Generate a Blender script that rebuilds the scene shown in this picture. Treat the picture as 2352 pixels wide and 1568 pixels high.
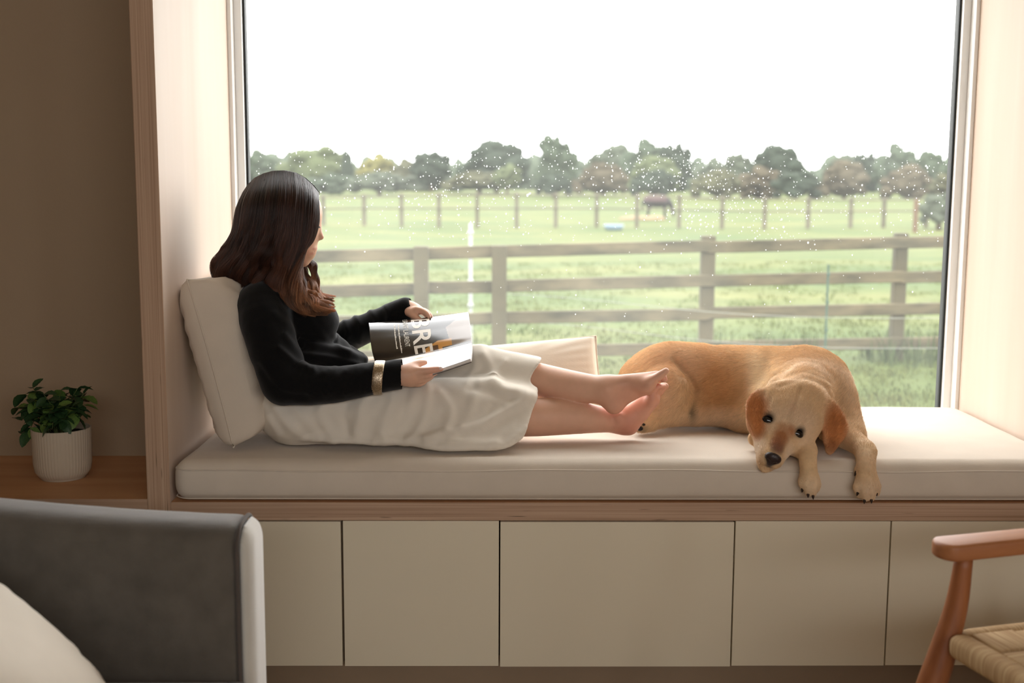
import bpy, bmesh, math, random
import numpy as np
from mathutils import Vector, Matrix, noise as mnoise

for o in list(bpy.data.objects):
    bpy.data.objects.remove(o, do_unlink=True)
SC = bpy.context.scene
COL = SC.collection
random.seed(7)
RNG = np.random.default_rng(11)

# ---------------------------------------------------------------- camera
FPX, PITCH, CAM_H, CAM_D, YAW, ROLL = 2640.0, 0.1302, 1.3044, 2.8369, 0.0133, 0.0045
fwd = Vector((math.sin(YAW) * math.cos(PITCH), math.cos(YAW) * math.cos(PITCH), -math.sin(PITCH)))
rgt0 = Vector((math.cos(YAW), -math.sin(YAW), 0))
up0 = rgt0.cross(fwd)
CR = rgt0 * math.cos(ROLL) + up0 * math.sin(ROLL)
CU = up0 * math.cos(ROLL) - rgt0 * math.sin(ROLL)
CAM = Vector((0, -CAM_D, CAM_H))
cd = bpy.data.cameras.new('camera')
cam = bpy.data.objects.new('camera', cd)
COL.objects.link(cam)
m = Matrix((CR, CU, -fwd)).transposed().to_4x4()
m.translation = CAM
cam.matrix_world = m
cd.sensor_width = 36.0
cd.lens = FPX * 36.0 / 2352.0
cd.clip_end = 2000
cd.dof.use_dof = True
cd.dof.focus_distance = 3.08
cd.dof.aperture_fstop = 2.8
SC.camera = cam

# ---------------------------------------------------------------- light: overcast sky, daylight through two windows
W = bpy.data.worlds.new('overcast_sky')
SC.world = W
W.use_nodes = True
nt = W.node_tree
bg = nt.nodes['Background']
tc = nt.nodes.new('ShaderNodeTexCoord')
nz = nt.nodes.new('ShaderNodeTexNoise'); nz.inputs['Scale'].default_value = 1.6; nz.inputs['Detail'].default_value = 4
cr = nt.nodes.new('ShaderNodeValToRGB')
cr.color_ramp.elements[0].color = (0.93, 0.925, 0.935, 1); cr.color_ramp.elements[0].position = 0.3
cr.color_ramp.elements[1].color = (1.0, 0.985, 0.99, 1); cr.color_ramp.elements[1].position = 0.7
nt.links.new(tc.outputs['Generated'], nz.inputs['Vector'])
nt.links.new(nz.outputs['Fac'], cr.inputs['Fac'])
nt.links.new(cr.outputs['Color'], bg.inputs['Color'])
bg.inputs['Strength'].default_value = 7.6

SC.view_settings.view_transform = 'Standard'
SC.view_settings.look = 'None'
SC.view_settings.exposure = 0.0
SC.view_settings.gamma = 1.0
SC.view_settings.use_curve_mapping = False
SC.cycles.max_bounces = 10
SC.cycles.diffuse_bounces = 6
SC.cycles.transparent_max_bounces = 24
SC.cycles.sample_clamp_indirect = 6.0

def portal(name, loc, rot, sx, sy):
    l = bpy.data.lights.new(name, 'AREA'); l.shape = 'RECTANGLE'; l.size = sx; l.size_y = sy
    l.cycles.is_portal = True
    o = bpy.data.objects.new(name, l); COL.objects.link(o)
    o.location = loc; o.rotation_euler = rot
XL, XR, DEP = -0.8226, 1.4760, 0.765        # window seat: inner faces and depth of the recess
ZTOP, ZSEAT, ZCUSH = 0.475, 0.522, 0.6326     # underside / top of the bench board, top of the cushion
BAYTOP = 2.32
GW_Y = DEP + 0.06                              # glass plane
portal('window_portal', ((XL + XR) / 2, GW_Y + 0.05, (0.62 + BAYTOP) / 2), (-math.pi / 2, 0, 0), XR - XL, BAYTOP - 0.62)
RX0, RX1, RY0, RZ1 = -2.6, 3.0, -5.4, 2.62      # the room
RW = (-1.2, 2.9, 1.72, 2.58)                     # the high window behind the viewer: x0 x1 z0 z1
SW = (-4.7, -3.9, 0.40, 2.2)                   # the tall window in the right-hand wall: y0 y1 z0 z1
portal('side_window_portal', (RX1 + 0.06, (SW[0] + SW[1]) / 2, (SW[2] + SW[3]) / 2), (0, math.pi / 2, 0), SW[3] - SW[2], SW[1] - SW[0])
portal('rear_window_portal', ((RW[0] + RW[1]) / 2, RY0 - 0.05, (RW[2] + RW[3]) / 2), (math.pi / 2, 0, 0), RW[1] - RW[0], RW[3] - RW[2])

# ---------------------------------------------------------------- helpers
def P(u, v, Y):
    """world point whose picture position is (u, v) at depth plane Y"""
    d = fwd * FPX + CR * (u - 1176.0) - CU * (v - 784.0)
    t = (Y - CAM.y) / d.y
    return CAM + d * t
def PZ(u, v, Z):
    d = fwd * FPX + CR * (u - 1176.0) - CU * (v - 784.0)
    t = (Z - CAM.z) / d.z
    return CAM + d * t
def PA(pts):
    return np.array([tuple(P(*p)) for p in pts])

def link(o, parent=None):
    COL.objects.link(o)
    if parent is not None:
        o.parent = parent
    return o
def tag(o, label=None, cat=None, group=None, kind=None):
    if label: o['label'] = label
    if cat: o['category'] = cat
    if group: o['group'] = group
    if kind: o['kind'] = kind
    return o
def empty(name, loc=(0, 0, 0), rz=0.0):
    o = bpy.data.objects.new(name, None); o.location = loc; o.rotation_euler = (0, 0, rz)
    return link(o)
def np_mesh(name, verts, faces, smooth=True):
    verts = np.asarray(verts, np.float32); faces = np.asarray(faces, np.int32)
    me = bpy.data.meshes.new(name)
    nf, k = faces.shape
    me.vertices.add(len(verts)); me.vertices.foreach_set('co', verts.ravel())
    me.loops.add(nf * k); me.loops.foreach_set('vertex_index', faces.ravel())
    me.polygons.add(nf)
    me.polygons.foreach_set('loop_start', np.arange(0, nf * k, k, dtype=np.int32))
    me.polygons.foreach_set('use_smooth', np.full(nf, smooth, dtype=bool))
    me.update(calc_edges=True); me.validate()
    return me
def obj(name, me, mat, parent=None, world=True):
    """link mesh data built in world coordinates; with a parent the object keeps its world place"""
    if isinstance(me, bmesh.types.BMesh):
        d = bpy.data.meshes.new(name); me.to_mesh(d); me.free(); me = d
    if mat is not None and not me.materials:
        me.materials.append(mat)
    o = bpy.data.objects.new(name, me)
    link(o, parent)
    if parent is not None and world:
        o.matrix_parent_inverse = parent_matrix(parent).inverted()
    return o
def parent_matrix(p):
    m = Matrix.LocRotScale(p.location, p.rotation_euler, p.scale)
    if p.parent is not None:
        m = parent_matrix(p.parent) @ p.matrix_parent_inverse @ m
    return m
def smooth_bm(bm):
    for f in bm.faces: f.smooth = True
def add_box(bm, lo, hi, bev=0.0, seg=2, mtx=None):
    g = bmesh.ops.create_cube(bm, size=1.0)
    vs = g['verts']
    lo, hi = Vector(lo), Vector(hi)
    for v in vs:
        v.co = Vector([(lo[i] + hi[i]) / 2 + v.co[i] * (hi[i] - lo[i]) for i in range(3)])
    if bev > 0:
        es = list({e for v in vs for e in v.link_edges})
        r = bmesh.ops.bevel(bm, geom=es, offset=bev, segments=seg, profile=0.5, affect='EDGES')
        vs = list({v for v in r['verts']} | {v for v in vs if v.is_valid})
    if mtx is not None:
        for v in vs: v.co = mtx @ v.co
    return vs
def box(name, lo, hi, mat, parent=None, bev=0.0, seg=2, mtx=None):
    bm = bmesh.new(); add_box(bm, lo, hi, bev, seg, mtx)
    return obj(name, bm, mat, parent)
def tube_arrays(pts, rad, n=10, cap=True, flat=1.0, up=None):
    """swept tube: pts (k,3), rad scalar or (k,)"""
    pts = np.asarray(pts, float); k = len(pts)
    rad = np.broadcast_to(np.asarray(rad, float), (k,))
    tan = np.gradient(pts, axis=0); tan /= np.linalg.norm(tan, axis=1)[:, None] + 1e-12
    nrm = np.empty_like(pts)
    a = np.array(up if up is not None else ((0, 0, 1) if abs(tan[0][2]) < 0.9 else (1, 0, 0)), float)
    for i in range(k):
        a = a - tan[i] * a.dot(tan[i]); a /= np.linalg.norm(a) + 1e-12
        nrm[i] = a
    bin_ = np.cross(tan, nrm)
    th = np.linspace(0, 2 * np.pi, n, endpoint=False)
    V = pts[:, None] + rad[:, None, None] * (nrm[:, None] * np.cos(th)[None, :, None] * flat + bin_[:, None] * np.sin(th)[None, :, None])
    V = V.reshape(-1, 3)
    F = []
    for i in range(k - 1):
        for j in range(n):
            F.append((i * n + j, i * n + (j + 1) % n, (i + 1) * n + (j + 1) % n, (i + 1) * n + j))
    if cap:
        V = np.vstack([V, pts[:1], pts[-1:]])
        c0, c1 = k * n, k * n + 1
        for j in range(0, n):
            F.append((c0, (j + 1) % n, j, j)); F.append((c1, (k - 1) * n + j, (k - 1) * n + (j + 1) % n, (k - 1) * n + (j + 1) % n))
    return V, F
def faces_mesh(name, V, F, smooth=True):
    me = bpy.data.meshes.new(name)
    FF = []
    for f in F:
        g = []
        for i in f:
            if i not in g: g.append(int(i))
        FF.append(g)
    me.from_pydata([tuple(map(float, v)) for v in V], [], FF)
    for p in me.polygons: p.use_smooth = smooth
    me.update()
    return me
def tube(name, pts, rad, mat, parent=None, n=10, flat=1.0, up=None):
    V, F = tube_arrays(pts, rad, n, True, flat, up)
    return obj(name, faces_mesh(name, V, F), mat, parent)
def spline(pts, n):
    """Catmull-Rom through pts, n samples"""
    p = np.asarray(pts, float)
    if len(p) == 2:
        t = np.linspace(0, 1, n)[:, None]; return p[0] * (1 - t) + p[1] * t
    q = np.vstack([2 * p[0] - p[1], p, 2 * p[-1] - p[-2]])
    L = np.concatenate([[0], np.cumsum(np.linalg.norm(np.diff(p[:, :3], axis=0), axis=1))])
    s = np.linspace(0, L[-1], n)
    i = np.clip(np.searchsorted(L, s, side='right') - 1, 0, len(p) - 2)
    t = ((s - L[i]) / np.maximum(L[i + 1] - L[i], 1e-9))[:, None]
    a, b, c, d = q[i], q[i + 1], q[i + 2], q[i + 3]
    return 0.5 * (2 * b + (c - a) * t + (2 * a - 5 * b + 4 * c - d) * t ** 2 + (3 * b - a - 3 * c + d) * t ** 3)
def lathe(bm_profile, n=48, ctr=(0, 0, 0)):
    V, F = [], []
    k = len(bm_profile)
    for (r, z) in bm_profile:
        for j in range(n):
            a = 2 * math.pi * j / n
            V.append((ctr[0] + r * math.cos(a), ctr[1] + r * math.sin(a), ctr[2] + z))
    for i in range(k - 1):
        for j in range(n):
            F.append((i * n + j, i * n + (j + 1) % n, (i + 1) * n + (j + 1) % n, (i + 1) * n + j))
    return V, F

# ---------------------------------------------------------------- materials
def lin(r, g, b):
    f = lambda c: (c / 255 / 12.92) if c <= 10.3 else ((c / 255 + 0.055) / 1.055) ** 2.4
    return (f(r), f(g), f(b), 1.0)
def mat(name, col, rough=0.6, var=0.0, scale=8.0, stretch=(1, 1, 1), bump=0.0, bscale=None, bstretch=None, spec=0.3, metal=0.0, sheen=0.0,
        coat=0.0, attr=None, sss=0.0, col2=None, detail=4.0, bdist=0.002, coords='Object'):
    """principled material: colour col (linear) varied by noise towards col2 / by factor var; bump from a second noise"""
    M = bpy.data.materials.new(name); M.use_nodes = True
    t = M.node_tree; b = t.nodes['Principled BSDF']
    b.inputs['Base Color'].default_value = col
    b.inputs['Roughness'].default_value = rough
    b.inputs['Metallic'].default_value = metal
    b.inputs['Specular IOR Level'].default_value = spec
    if sheen: b.inputs['Sheen Weight'].default_value = sheen; b.inputs['Sheen Roughness'].default_value = 0.5
    if coat: b.inputs['Coat Weight'].default_value = coat; b.inputs['Coat Roughness'].default_value = 0.12
    if sss:
        b.inputs['Subsurface Weight'].default_value = sss
        b.inputs['Subsurface Radius'].default_value = (0.012, 0.005, 0.003); b.inputs['Subsurface Scale'].default_value = 1.0
    tcn = t.nodes.new('ShaderNodeTexCoord')
    def nzn(sc, st, det):
        mp = t.nodes.new('ShaderNodeMapping'); mp.inputs['Scale'].default_value = st
        t.links.new(tcn.outputs[coords], mp.inputs['Vector'])
        n = t.nodes.new('ShaderNodeTexNoise'); n.inputs['Scale'].default_value = sc; n.inputs['Detail'].default_value = det
        t.links.new(mp.outputs['Vector'], n.inputs['Vector'])
        return n
    src = None
    if attr:
        a = t.nodes.new('ShaderNodeAttribute'); a.attribute_name = attr; src = a.outputs['Color']
    if var > 0 or col2 is not None:
        n = nzn(scale, stretch, detail)
        ramp = t.nodes.new('ShaderNodeMapRange'); ramp.inputs['From Min'].default_value = 0.3; ramp.inputs['From Max'].default_value = 0.7
        t.links.new(n.outputs['Fac'], ramp.inputs['Value'])
        mx = t.nodes.new('ShaderNodeMix'); mx.data_type = 'RGBA'
        if attr:
            mx.blend_type = 'MULTIPLY'; mx.inputs[0].default_value = 1.0
            t.links.new(src, mx.inputs[6])
            g = t.nodes.new('ShaderNodeMapRange'); g.inputs['To Min'].default_value = 1 - var; g.inputs['To Max'].default_value = 1 + var
            t.links.new(ramp.outputs[0], g.inputs['Value'])
            t.links.new(g.outputs[0], mx.inputs[7])
        else:
            c2 = col2 if col2 is not None else tuple(c * (1 - var) for c in col[:3]) + (1,)
            mx.inputs[6].default_value = col; mx.inputs[7].default_value = c2
            t.links.new(ramp.outputs[0], mx.inputs[0])
        src = mx.outputs[2]
    if src is not None: t.links.new(src, b.inputs['Base Color'])
    if bump > 0:
        n = nzn(bscale or scale, bstretch or stretch, 3.0)
        bp = t.nodes.new('ShaderNodeBump'); bp.inputs['Strength'].default_value = bump; bp.inputs['Distance'].default_value = bdist
        t.links.new(n.outputs['Fac'], bp.inputs['Height']); t.links.new(bp.outputs['Normal'], b.inputs['Normal'])
    return M
def ply_edge(name, axis, c1, c2):
    """edge grain of birch plywood: thin layers stacked along one axis"""
    M = bpy.data.materials.new(name); M.use_nodes = True
    t = M.node_tree; b = t.nodes['Principled BSDF']; b.inputs['Roughness'].default_value = 0.6; b.inputs['Specular IOR Level'].default_value = 0.25
    tcn = t.nodes.new('ShaderNodeTexCoord')
    st = [1.2, 1.2, 1.2]; st[axis] = 330.0
    mp = t.nodes.new('ShaderNodeMapping'); mp.inputs['Scale'].default_value = st
    t.links.new(tcn.outputs['Object'], mp.inputs['Vector'])
    n = t.nodes.new('ShaderNodeTexNoise'); n.inputs['Scale'].default_value = 1.0; n.inputs['Detail'].default_value = 2.5; n.inputs['Roughness'].default_value = 0.7
    t.links.new(mp.outputs['Vector'], n.inputs['Vector'])
    mp2 = t.nodes.new('ShaderNodeMapping'); st2 = [9, 9, 9]; st2[axis] = 160; mp2.inputs['Scale'].default_value = st2
    t.links.new(tcn.outputs['Object'], mp2.inputs['Vector'])
    n2 = t.nodes.new('ShaderNodeTexNoise'); n2.inputs['Scale'].default_value = 1.0; n2.inputs['Detail'].default_value = 1.0
    t.links.new(mp2.outputs['Vector'], n2.inputs['Vector'])
    ramp = t.nodes.new('ShaderNodeValToRGB')
    ramp.color_ramp.elements[0].position = 0.32; ramp.color_ramp.elements[0].color = c2
    ramp.color_ramp.elements[1].position = 0.62; ramp.color_ramp.elements[1].color = c1
    t.links.new(n.outputs['Fac'], ramp.inputs['Fac'])
    knots = t.nodes.new('ShaderNodeMapRange'); knots.inputs['From Min'].default_value = 0.22; knots.inputs['From Max'].default_value = 0.30
    t.links.new(n2.outputs['Fac'], knots.inputs['Value'])
    mx = t.nodes.new('ShaderNodeMix'); mx.data_type = 'RGBA'
    mx.inputs[6].default_value = tuple(c * 0.45 for c in c2[:3]) + (1,)
    t.links.new(ramp.outputs['Color'], mx.inputs[7]); t.links.new(knots.outputs[0], mx.inputs[0])
    t.links.new(mx.outputs[2], b.inputs['Base Color'])
    bp = t.nodes.new('ShaderNodeBump'); bp.inputs['Strength'].default_value = 0.25; bp.inputs['Distance'].default_value = 0.0006
    t.links.new(n.outputs['Fac'], bp.inputs['Height']); t.links.new(bp.outputs['Normal'], b.inputs['Normal'])
    return M

# ---------------------------------------------------------------- implicit surfaces (smooth unions meshed with surface nets)
class Field:
    def __init__(s, lo, hi, h):
        s.lo = np.array(lo, float); s.h = h
        s.n = np.ceil((np.array(hi) - s.lo) / h).astype(int) + 1
        s.f = np.full(s.n, 0.06, np.float32)
    def sub(s, lo, hi, k):
        m = k + 3 * s.h
        a = np.maximum(np.floor((np.minimum(lo, hi) - m - s.lo) / s.h).astype(int), 0)
        b = np.minimum(np.ceil((np.maximum(lo, hi) + m - s.lo) / s.h).astype(int) + 1, s.n)
        if (b <= a).any(): return None
        g = [(s.lo[i] + s.h * np.arange(a[i], b[i])).astype(np.float32) for i in range(3)]
        return (slice(a[0], b[0]), slice(a[1], b[1]), slice(a[2], b[2])), g[0][:, None, None], g[1][None, :, None], g[2][None, None, :]
    def comb(s, sl, d, k, op):
        f = s.f[sl]
        if op == 'sub': d = -d; 
        if op == 'add':
            if k > 0:
                h = np.maximum(k - np.abs(f - d), 0) / k
                s.f[sl] = np.minimum(f, d) - h * h * k * 0.25
            else: s.f[sl] = np.minimum(f, d)
        else:
            if k > 0:
                h = np.maximum(k - np.abs(f - d), 0) / k
                s.f[sl] = np.maximum(f, d) + h * h * k * 0.25
            else: s.f[sl] = np.maximum(f, d)
    def cap(s, a, b, ra, rb=None, k=0.02, op='add'):
        rb = ra if rb is None else rb
        a = np.array(a, float); b = np.array(b, float); r = max(ra, rb)
        q = s.sub(np.minimum(a, b) - r, np.maximum(a, b) + r, max(k, 0.01))
        if q is None: return s
        sl, x, y, z = q
        ba = (b - a).astype(np.float32); L2 = float(ba.dot(ba)) + 1e-12
        px, py, pz = x - np.float32(a[0]), y - np.float32(a[1]), z - np.float32(a[2])
        t = np.clip((px * ba[0] + py * ba[1] + pz * ba[2]) / L2, 0, 1)
        d = np.sqrt((px - t * ba[0]) ** 2 + (py - t * ba[1]) ** 2 + (pz - t * ba[2]) ** 2) - (ra + (rb - ra) * t)
        s.comb(sl, d, k, op); return s
    def chain(s, pts, rad, k=0.02, op='add', n=0):
        pts = np.asarray(pts, float); rad = np.broadcast_to(np.asarray(rad, float), (len(pts),))
        if n:
            q = spline(np.hstack([pts, rad[:, None]]), n); pts, rad = q[:, :3], q[:, 3]
        r = rad.max()
        q = s.sub(pts.min(0) - r, pts.max(0) + r, max(k, 0.01))
        if q is None: return s
        sl, x, y, z = q; D = None                     # plain union along the chain, one smooth blend with the rest
        for i in range(len(pts) - 1):
            a, b = pts[i], pts[i + 1]
            ba = (b - a).astype(np.float32); L2 = float(ba.dot(ba)) + 1e-12
            px, py, pz = x - np.float32(a[0]), y - np.float32(a[1]), z - np.float32(a[2])
            t = np.clip((px * ba[0] + py * ba[1] + pz * ba[2]) / L2, 0, 1)
            d = np.sqrt((px - t * ba[0]) ** 2 + (py - t * ba[1]) ** 2 + (pz - t * ba[2]) ** 2) - (rad[i] + (rad[i + 1] - rad[i]) * t).astype(np.float32)
            D = d if D is None else np.minimum(D, d)
        s.comb(sl, D, k, op)
        return s
    def ell(s, c, r, R=None, k=0.02, op='add'):
        """ellipsoid with radii r along the columns of R (world axes by default)"""
        c = np.array(c, float); r = np.array(r, float); m = r.max()
        if R is None: R = np.eye(3)
        R = np.asarray(R, float)
        ext = np.sqrt(((R * r[None, :]) ** 2).sum(1))
        q = s.sub(c - ext, c + ext, max(k, 0.01))
        if q is None: return s
        sl, x, y, z = q
        px, py, pz = x - np.float32(c[0]), y - np.float32(c[1]), z - np.float32(c[2])
        k0 = 0; k1 = 0
        for j in range(3):
            l = (px * R[0, j] + py * R[1, j] + pz * R[2, j]).astype(np.float32)
            k0 = k0 + (l / r[j]) ** 2; k1 = k1 + (l / r[j] ** 2) ** 2
        k0 = np.sqrt(k0); k1 = np.sqrt(k1) + 1e-9
        d = k0 * (k0 - 1) / k1
        s.comb(sl, d, k, op); return s
    def box(s, c, r, R=None, rnd=0.01, k=0.01, op='add'):
        c = np.array(c, float); r = np.array(r, float)
        if R is None: R = np.eye(3)
        R = np.asarray(R, float)
        ext = (np.abs(R) * r[None, :]).sum(1)
        q = s.sub(c - ext, c + ext, max(k, 0.01))
        if q is None: return s
        sl, x, y, z = q
        px, py, pz = x - np.float32(c[0]), y - np.float32(c[1]), z - np.float32(c[2])
        o2 = 0; mx = None
        for j in range(3):
            l = np.abs(px * R[0, j] + py * R[1, j] + pz * R[2, j]) - (r[j] - rnd)
            o2 = o2 + np.maximum(l, 0) ** 2
            mx = l if mx is None else np.maximum(mx, l)
        d = np.sqrt(o2) + np.minimum(mx, 0) - rnd
        s.comb(sl, d, k, op); return s
    def half(s, p, n, k=0.0):
        """keep the side of the plane that n points away from"""
        n = np.array(n, float); n /= np.linalg.norm(n)
        sl, x, y, z = s.sub(s.lo, s.lo + s.h * s.n, 0)
        d = ((x - p[0]) * n[0] + (y - p[1]) * n[1] + (z - p[2]) * n[2]).astype(np.float32)
        s.comb(sl, -d, k, 'sub'); return s
    def mesh(s, name, smooth=2, disp=None):
        f = s.f; inside = f < 0
        c = inside[:-1, :-1, :-1].astype(np.uint8)
        acc = np.zeros(c.shape, np.uint8)
        offs = [(i, j, k) for i in (0, 1) for j in (0, 1) for k in (0, 1)]
        for (i, j, k) in offs:
            acc += inside[i:i + c.shape[0], j:j + c.shape[1], k:k + c.shape[2]]
        act = (acc > 0) & (acc < 8)
        I = np.argwhere(act)
        idx = np.full(c.shape, -1, np.int32); idx[act] = np.arange(len(I))
        vals = np.stack([f[I[:, 0] + i, I[:, 1] + j, I[:, 2] + k] for (i, j, k) in offs], 1)
        O = np.array(offs, float)
        pos = np.zeros((len(I), 3)); cnt = np.zeros(len(I))
        for a in range(8):
            for b in range(a + 1, 8):
                if np.abs(O[a] - O[b]).sum() != 1: continue
                va, vb = vals[:, a], vals[:, b]
                cr_ = (va < 0) != (vb < 0)
                t = np.where(cr_, va / np.where(cr_, va - vb, 1), 0)
                p = O[a][None] + t[:, None] * (O[b] - O[a])[None]
                pos += np.where(cr_[:, None], p, 0); cnt += cr_
        V = s.lo + s.h * (I + pos / np.maximum(cnt, 1)[:, None])
        Q = []
        for ax in range(3):
            o1, o2 = [(1, 2), (2, 0), (0, 1)][ax]
            sl0 = [slice(None)] * 3; sl1 = [slice(None)] * 3
            sl0[ax] = slice(0, -1); sl1[ax] = slice(1, None)
            A = inside[tuple(sl0)]; B = inside[tuple(sl1)]
            E = np.argwhere(A != B)
            ok = (E[:, o1] > 0) & (E[:, o2] > 0) & (E[:, o1] < c.shape[o1]) & (E[:, o2] < c.shape[o2])
            E = E[ok]
            e1 = np.zeros(3, int); e1[o1] = 1; e2 = np.zeros(3, int); e2[o2] = 1
            g = lambda q: idx[q[:, 0], q[:, 1], q[:, 2]]
            quad = np.stack([g(E), g(E - e1), g(E - e1 - e2), g(E - e2)], 1)
            flip = ~A[E[:, 0], E[:, 1], E[:, 2]]
            quad[flip] = quad[flip][:, ::-1]
            Q.append(quad)
        Q = np.vstack(Q); Q = Q[(Q >= 0).all(1)]
        # drop stray islands: keep what belongs to the largest ones only via smoothing below
        if smooth:
            ed = np.vstack([Q[:, [0, 1]], Q[:, [1, 2]], Q[:, [2, 3]], Q[:, [3, 0]]])
            deg = np.bincount(ed[:, 0], minlength=len(V)).astype(float)
            for it in range(smooth):
                S = np.stack([np.bincount(ed[:, 0], V[ed[:, 1], a], minlength=len(V)) for a in range(3)], 1)
                V = V + 0.5 * (S / np.maximum(deg, 1)[:, None] - V)
        s.V, s.Q = V, Q
        if disp is not None:
            N = vert_normals(V, Q)
            V = V + N * disp(V, N)[:, None]; s.V = V
        return np_mesh(name, V, Q)
def vert_normals(V, Q):
    n = np.cross(V[Q[:, 2]] - V[Q[:, 0]], V[Q[:, 3]] - V[Q[:, 1]])
    N = np.zeros_like(V)
    for k in range(4):
        for a in range(3):
            N[:, a] += np.bincount(Q[:, k], n[:, a], minlength=len(V))
    return N / (np.linalg.norm(N, axis=1)[:, None] + 1e-12)
def set_color(me, C, name='Col'):
    a = me.color_attributes.new(name, 'FLOAT_COLOR', 'POINT')
    C = np.asarray(C, np.float32)
    if C.shape[1] == 3: C = np.hstack([C, np.ones((len(C), 1), np.float32)])
    a.data.foreach_set('color', C.ravel())
def paint(V, base, spots):
    """soft colour spots laid over a base: (centre, radii or radius, colour, strength)"""
    C = np.tile(np.array(base[:3], float), (len(V), 1))
    for (c, r, col, st) in spots:
        d = np.linalg.norm((V - np.array(c)) / np.array(r), axis=1)
        w = st * np.clip(1.5 - d, 0, 1); w = w * w * (3 - 2 * np.clip(w, 0, 1)) if st >= 1 else w
        w = np.clip(w, 0, 1)[:, None]
        C = C * (1 - w) + np.array(col[:3])[None] * w
    return C
def vnoise(V, scale, seed=0, octaves=3):
    """smooth value noise in numpy"""
    out = np.zeros(len(V)); amp = 1.0; tot = 0
    for o in range(octaves):
        q = V * scale * 2 ** o + seed * 17.31
        i = np.floor(q).astype(np.int64); t = q - i; t = t * t * (3 - 2 * t)
        val = 0
        for a in (0, 1):
            for b in (0, 1):
                for c in (0, 1):
                    h = (i[:, 0] + a) * 374761393 + (i[:, 1] + b) * 668265263 + (i[:, 2] + c) * 2147483647 + seed * 974711
                    h = (h ^ (h >> 13)) * 1274126177; h = (h ^ (h >> 16)) & 0xffff
                    w = (t[:, 0] if a else 1 - t[:, 0]) * (t[:, 1] if b else 1 - t[:, 1]) * (t[:, 2] if c else 1 - t[:, 2])
                    val = val + w * (h / 65535.0)
        out += amp * (val * 2 - 1); tot += amp; amp *= 0.5
    return out / tot
def strands(name, pts, rad, mat_, parent=None, colors=None, tip=0.3):
    """hair curves: pts (n,k,3), rad root radius; colours per strand"""
    n, k, _ = pts.shape
    hc = bpy.data.hair_curves.new(name)
    hc.add_curves([k] * n)
    hc.attributes['position'].data.foreach_set('vector', np.ascontiguousarray(pts, np.float32).ravel())
    r = hc.attributes.get('radius') or hc.attributes.new('radius', 'FLOAT', 'POINT')
    prof = rad * (1 - (1 - tip) * np.linspace(0, 1, k) ** 2)
    r.data.foreach_set('value', np.tile(prof, n).astype(np.float32))
    if colors is not None:
        a = hc.attributes.new('Col', 'FLOAT_COLOR', 'CURVE' if len(colors) == n else 'POINT')
        C = np.hstack([np.asarray(colors, np.float32), np.ones((len(colors), 1), np.float32)])
        a.data.foreach_set('color', C.ravel())
    hc.materials.append(mat_)
    o = bpy.data.objects.new(name, hc)
    link(o, parent)
    if parent is not None: o.matrix_parent_inverse = parent_matrix(parent).inverted()
    return o
# ---------------------------------------------------------------- the room
M_wall = mat('wall_paint', lin(168, 146, 120), 0.85, var=0.05, scale=2.0, bump=0.1, bscale=180)
M_white = mat('ceiling_paint', lin(225, 218, 208), 0.9, var=0.03, scale=2)
M_floor = mat('floor_boards', lin(182, 162, 138), 0.5, var=0.15, scale=3, stretch=(1, 12, 1))
M_ply = mat('birch_plywood_face', lin(214, 196, 180), 0.55, col2=lin(205, 184, 166), scale=1.5, stretch=(5, 5, 0.35), bump=0.05, bscale=40, bstretch=(6, 6, 0.4), spec=0.3)
M_plyH = mat('birch_plywood_shelf', lin(206, 158, 114), 0.5, col2=lin(188, 138, 96), scale=2.5, stretch=(0.5, 6, 6), spec=0.3)
M_edgeV = ply_edge('plywood_edge_upright', 0, lin(194, 164, 138), lin(160, 128, 103))
M_edgeH = ply_edge('plywood_edge_level', 2, lin(192, 162, 137), lin(158, 127, 103))
M_edgeY = ply_edge('plywood_edge_back', 1, lin(192, 162, 137), lin(158, 127, 103))
M_door = mat('cabinet_paint', lin(222, 212, 188), 0.45, var=0.02, scale=3, spec=0.35)
M_dark = mat('plinth_paint', lin(150, 128, 104), 0.7, var=0.1)
M_carc = mat('carcass_board', lin(120, 100, 80), 0.7, var=0.1)
M_alu = mat('white_aluminium', lin(244, 244, 243), 0.35, var=0.02, scale=5, spec=0.5)
M_gask = mat('rubber_gasket', lin(38, 40, 40), 0.6, var=0.1)

def struct(name, lo, hi, m, bev=0.0):
    o = box(name, lo, hi, m, None, bev); o['kind'] = 'structure'; return o
struct('floor', (RX0, RY0 - 0.1, -0.1), (RX1, 0.87, 0.0), M_floor)
struct('ceiling', (RX0, RY0 - 0.1, RZ1), (RX1, 0.6, RZ1 + 0.1), M_white)
JW = 0.057                                   # thickness of the plywood surround
NY = 0.475                                   # niche depth
struct('wall_left', (RX0 - 0.1, NY, -0.1), (XL - JW, NY + 0.1, RZ1), M_wall)                 # back of the shelf niche
struct('wall_side', (RX0 - 0.1, RY0, -0.1), (RX0, NY, RZ1), M_wall)
bm = bmesh.new()
add_box(bm, (RX1, RY0, -0.1), (RX1 + 0.1, SW[0], RZ1)); add_box(bm, (RX1, SW[1], -0.1), (RX1 + 0.1, 0.1, RZ1))
add_box(bm, (RX1, SW[0], -0.1), (RX1 + 0.1, SW[1], SW[2])); add_box(bm, (RX1, SW[0], SW[3]), (RX1 + 0.1, SW[1], RZ1))
o = obj('wall_right', bm, M_wall); o['kind'] = 'structure'
struct('wall_front', (XR + JW, 0.0, -0.1), (RX1 + 0.1, 0.1, RZ1), M_wall)
struct('wall_above_seat', (XL - JW, 0.0, BAYTOP + JW), (XR + JW, 0.1, RZ1), M_wall)
bm = bmesh.new()
add_box(bm, (RX0, RY0 - 0.1, -0.1), (RW[0], RY0, RZ1)); add_box(bm, (RW[1], RY0 - 0.1, -0.1), (RX1, RY0, RZ1))
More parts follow.
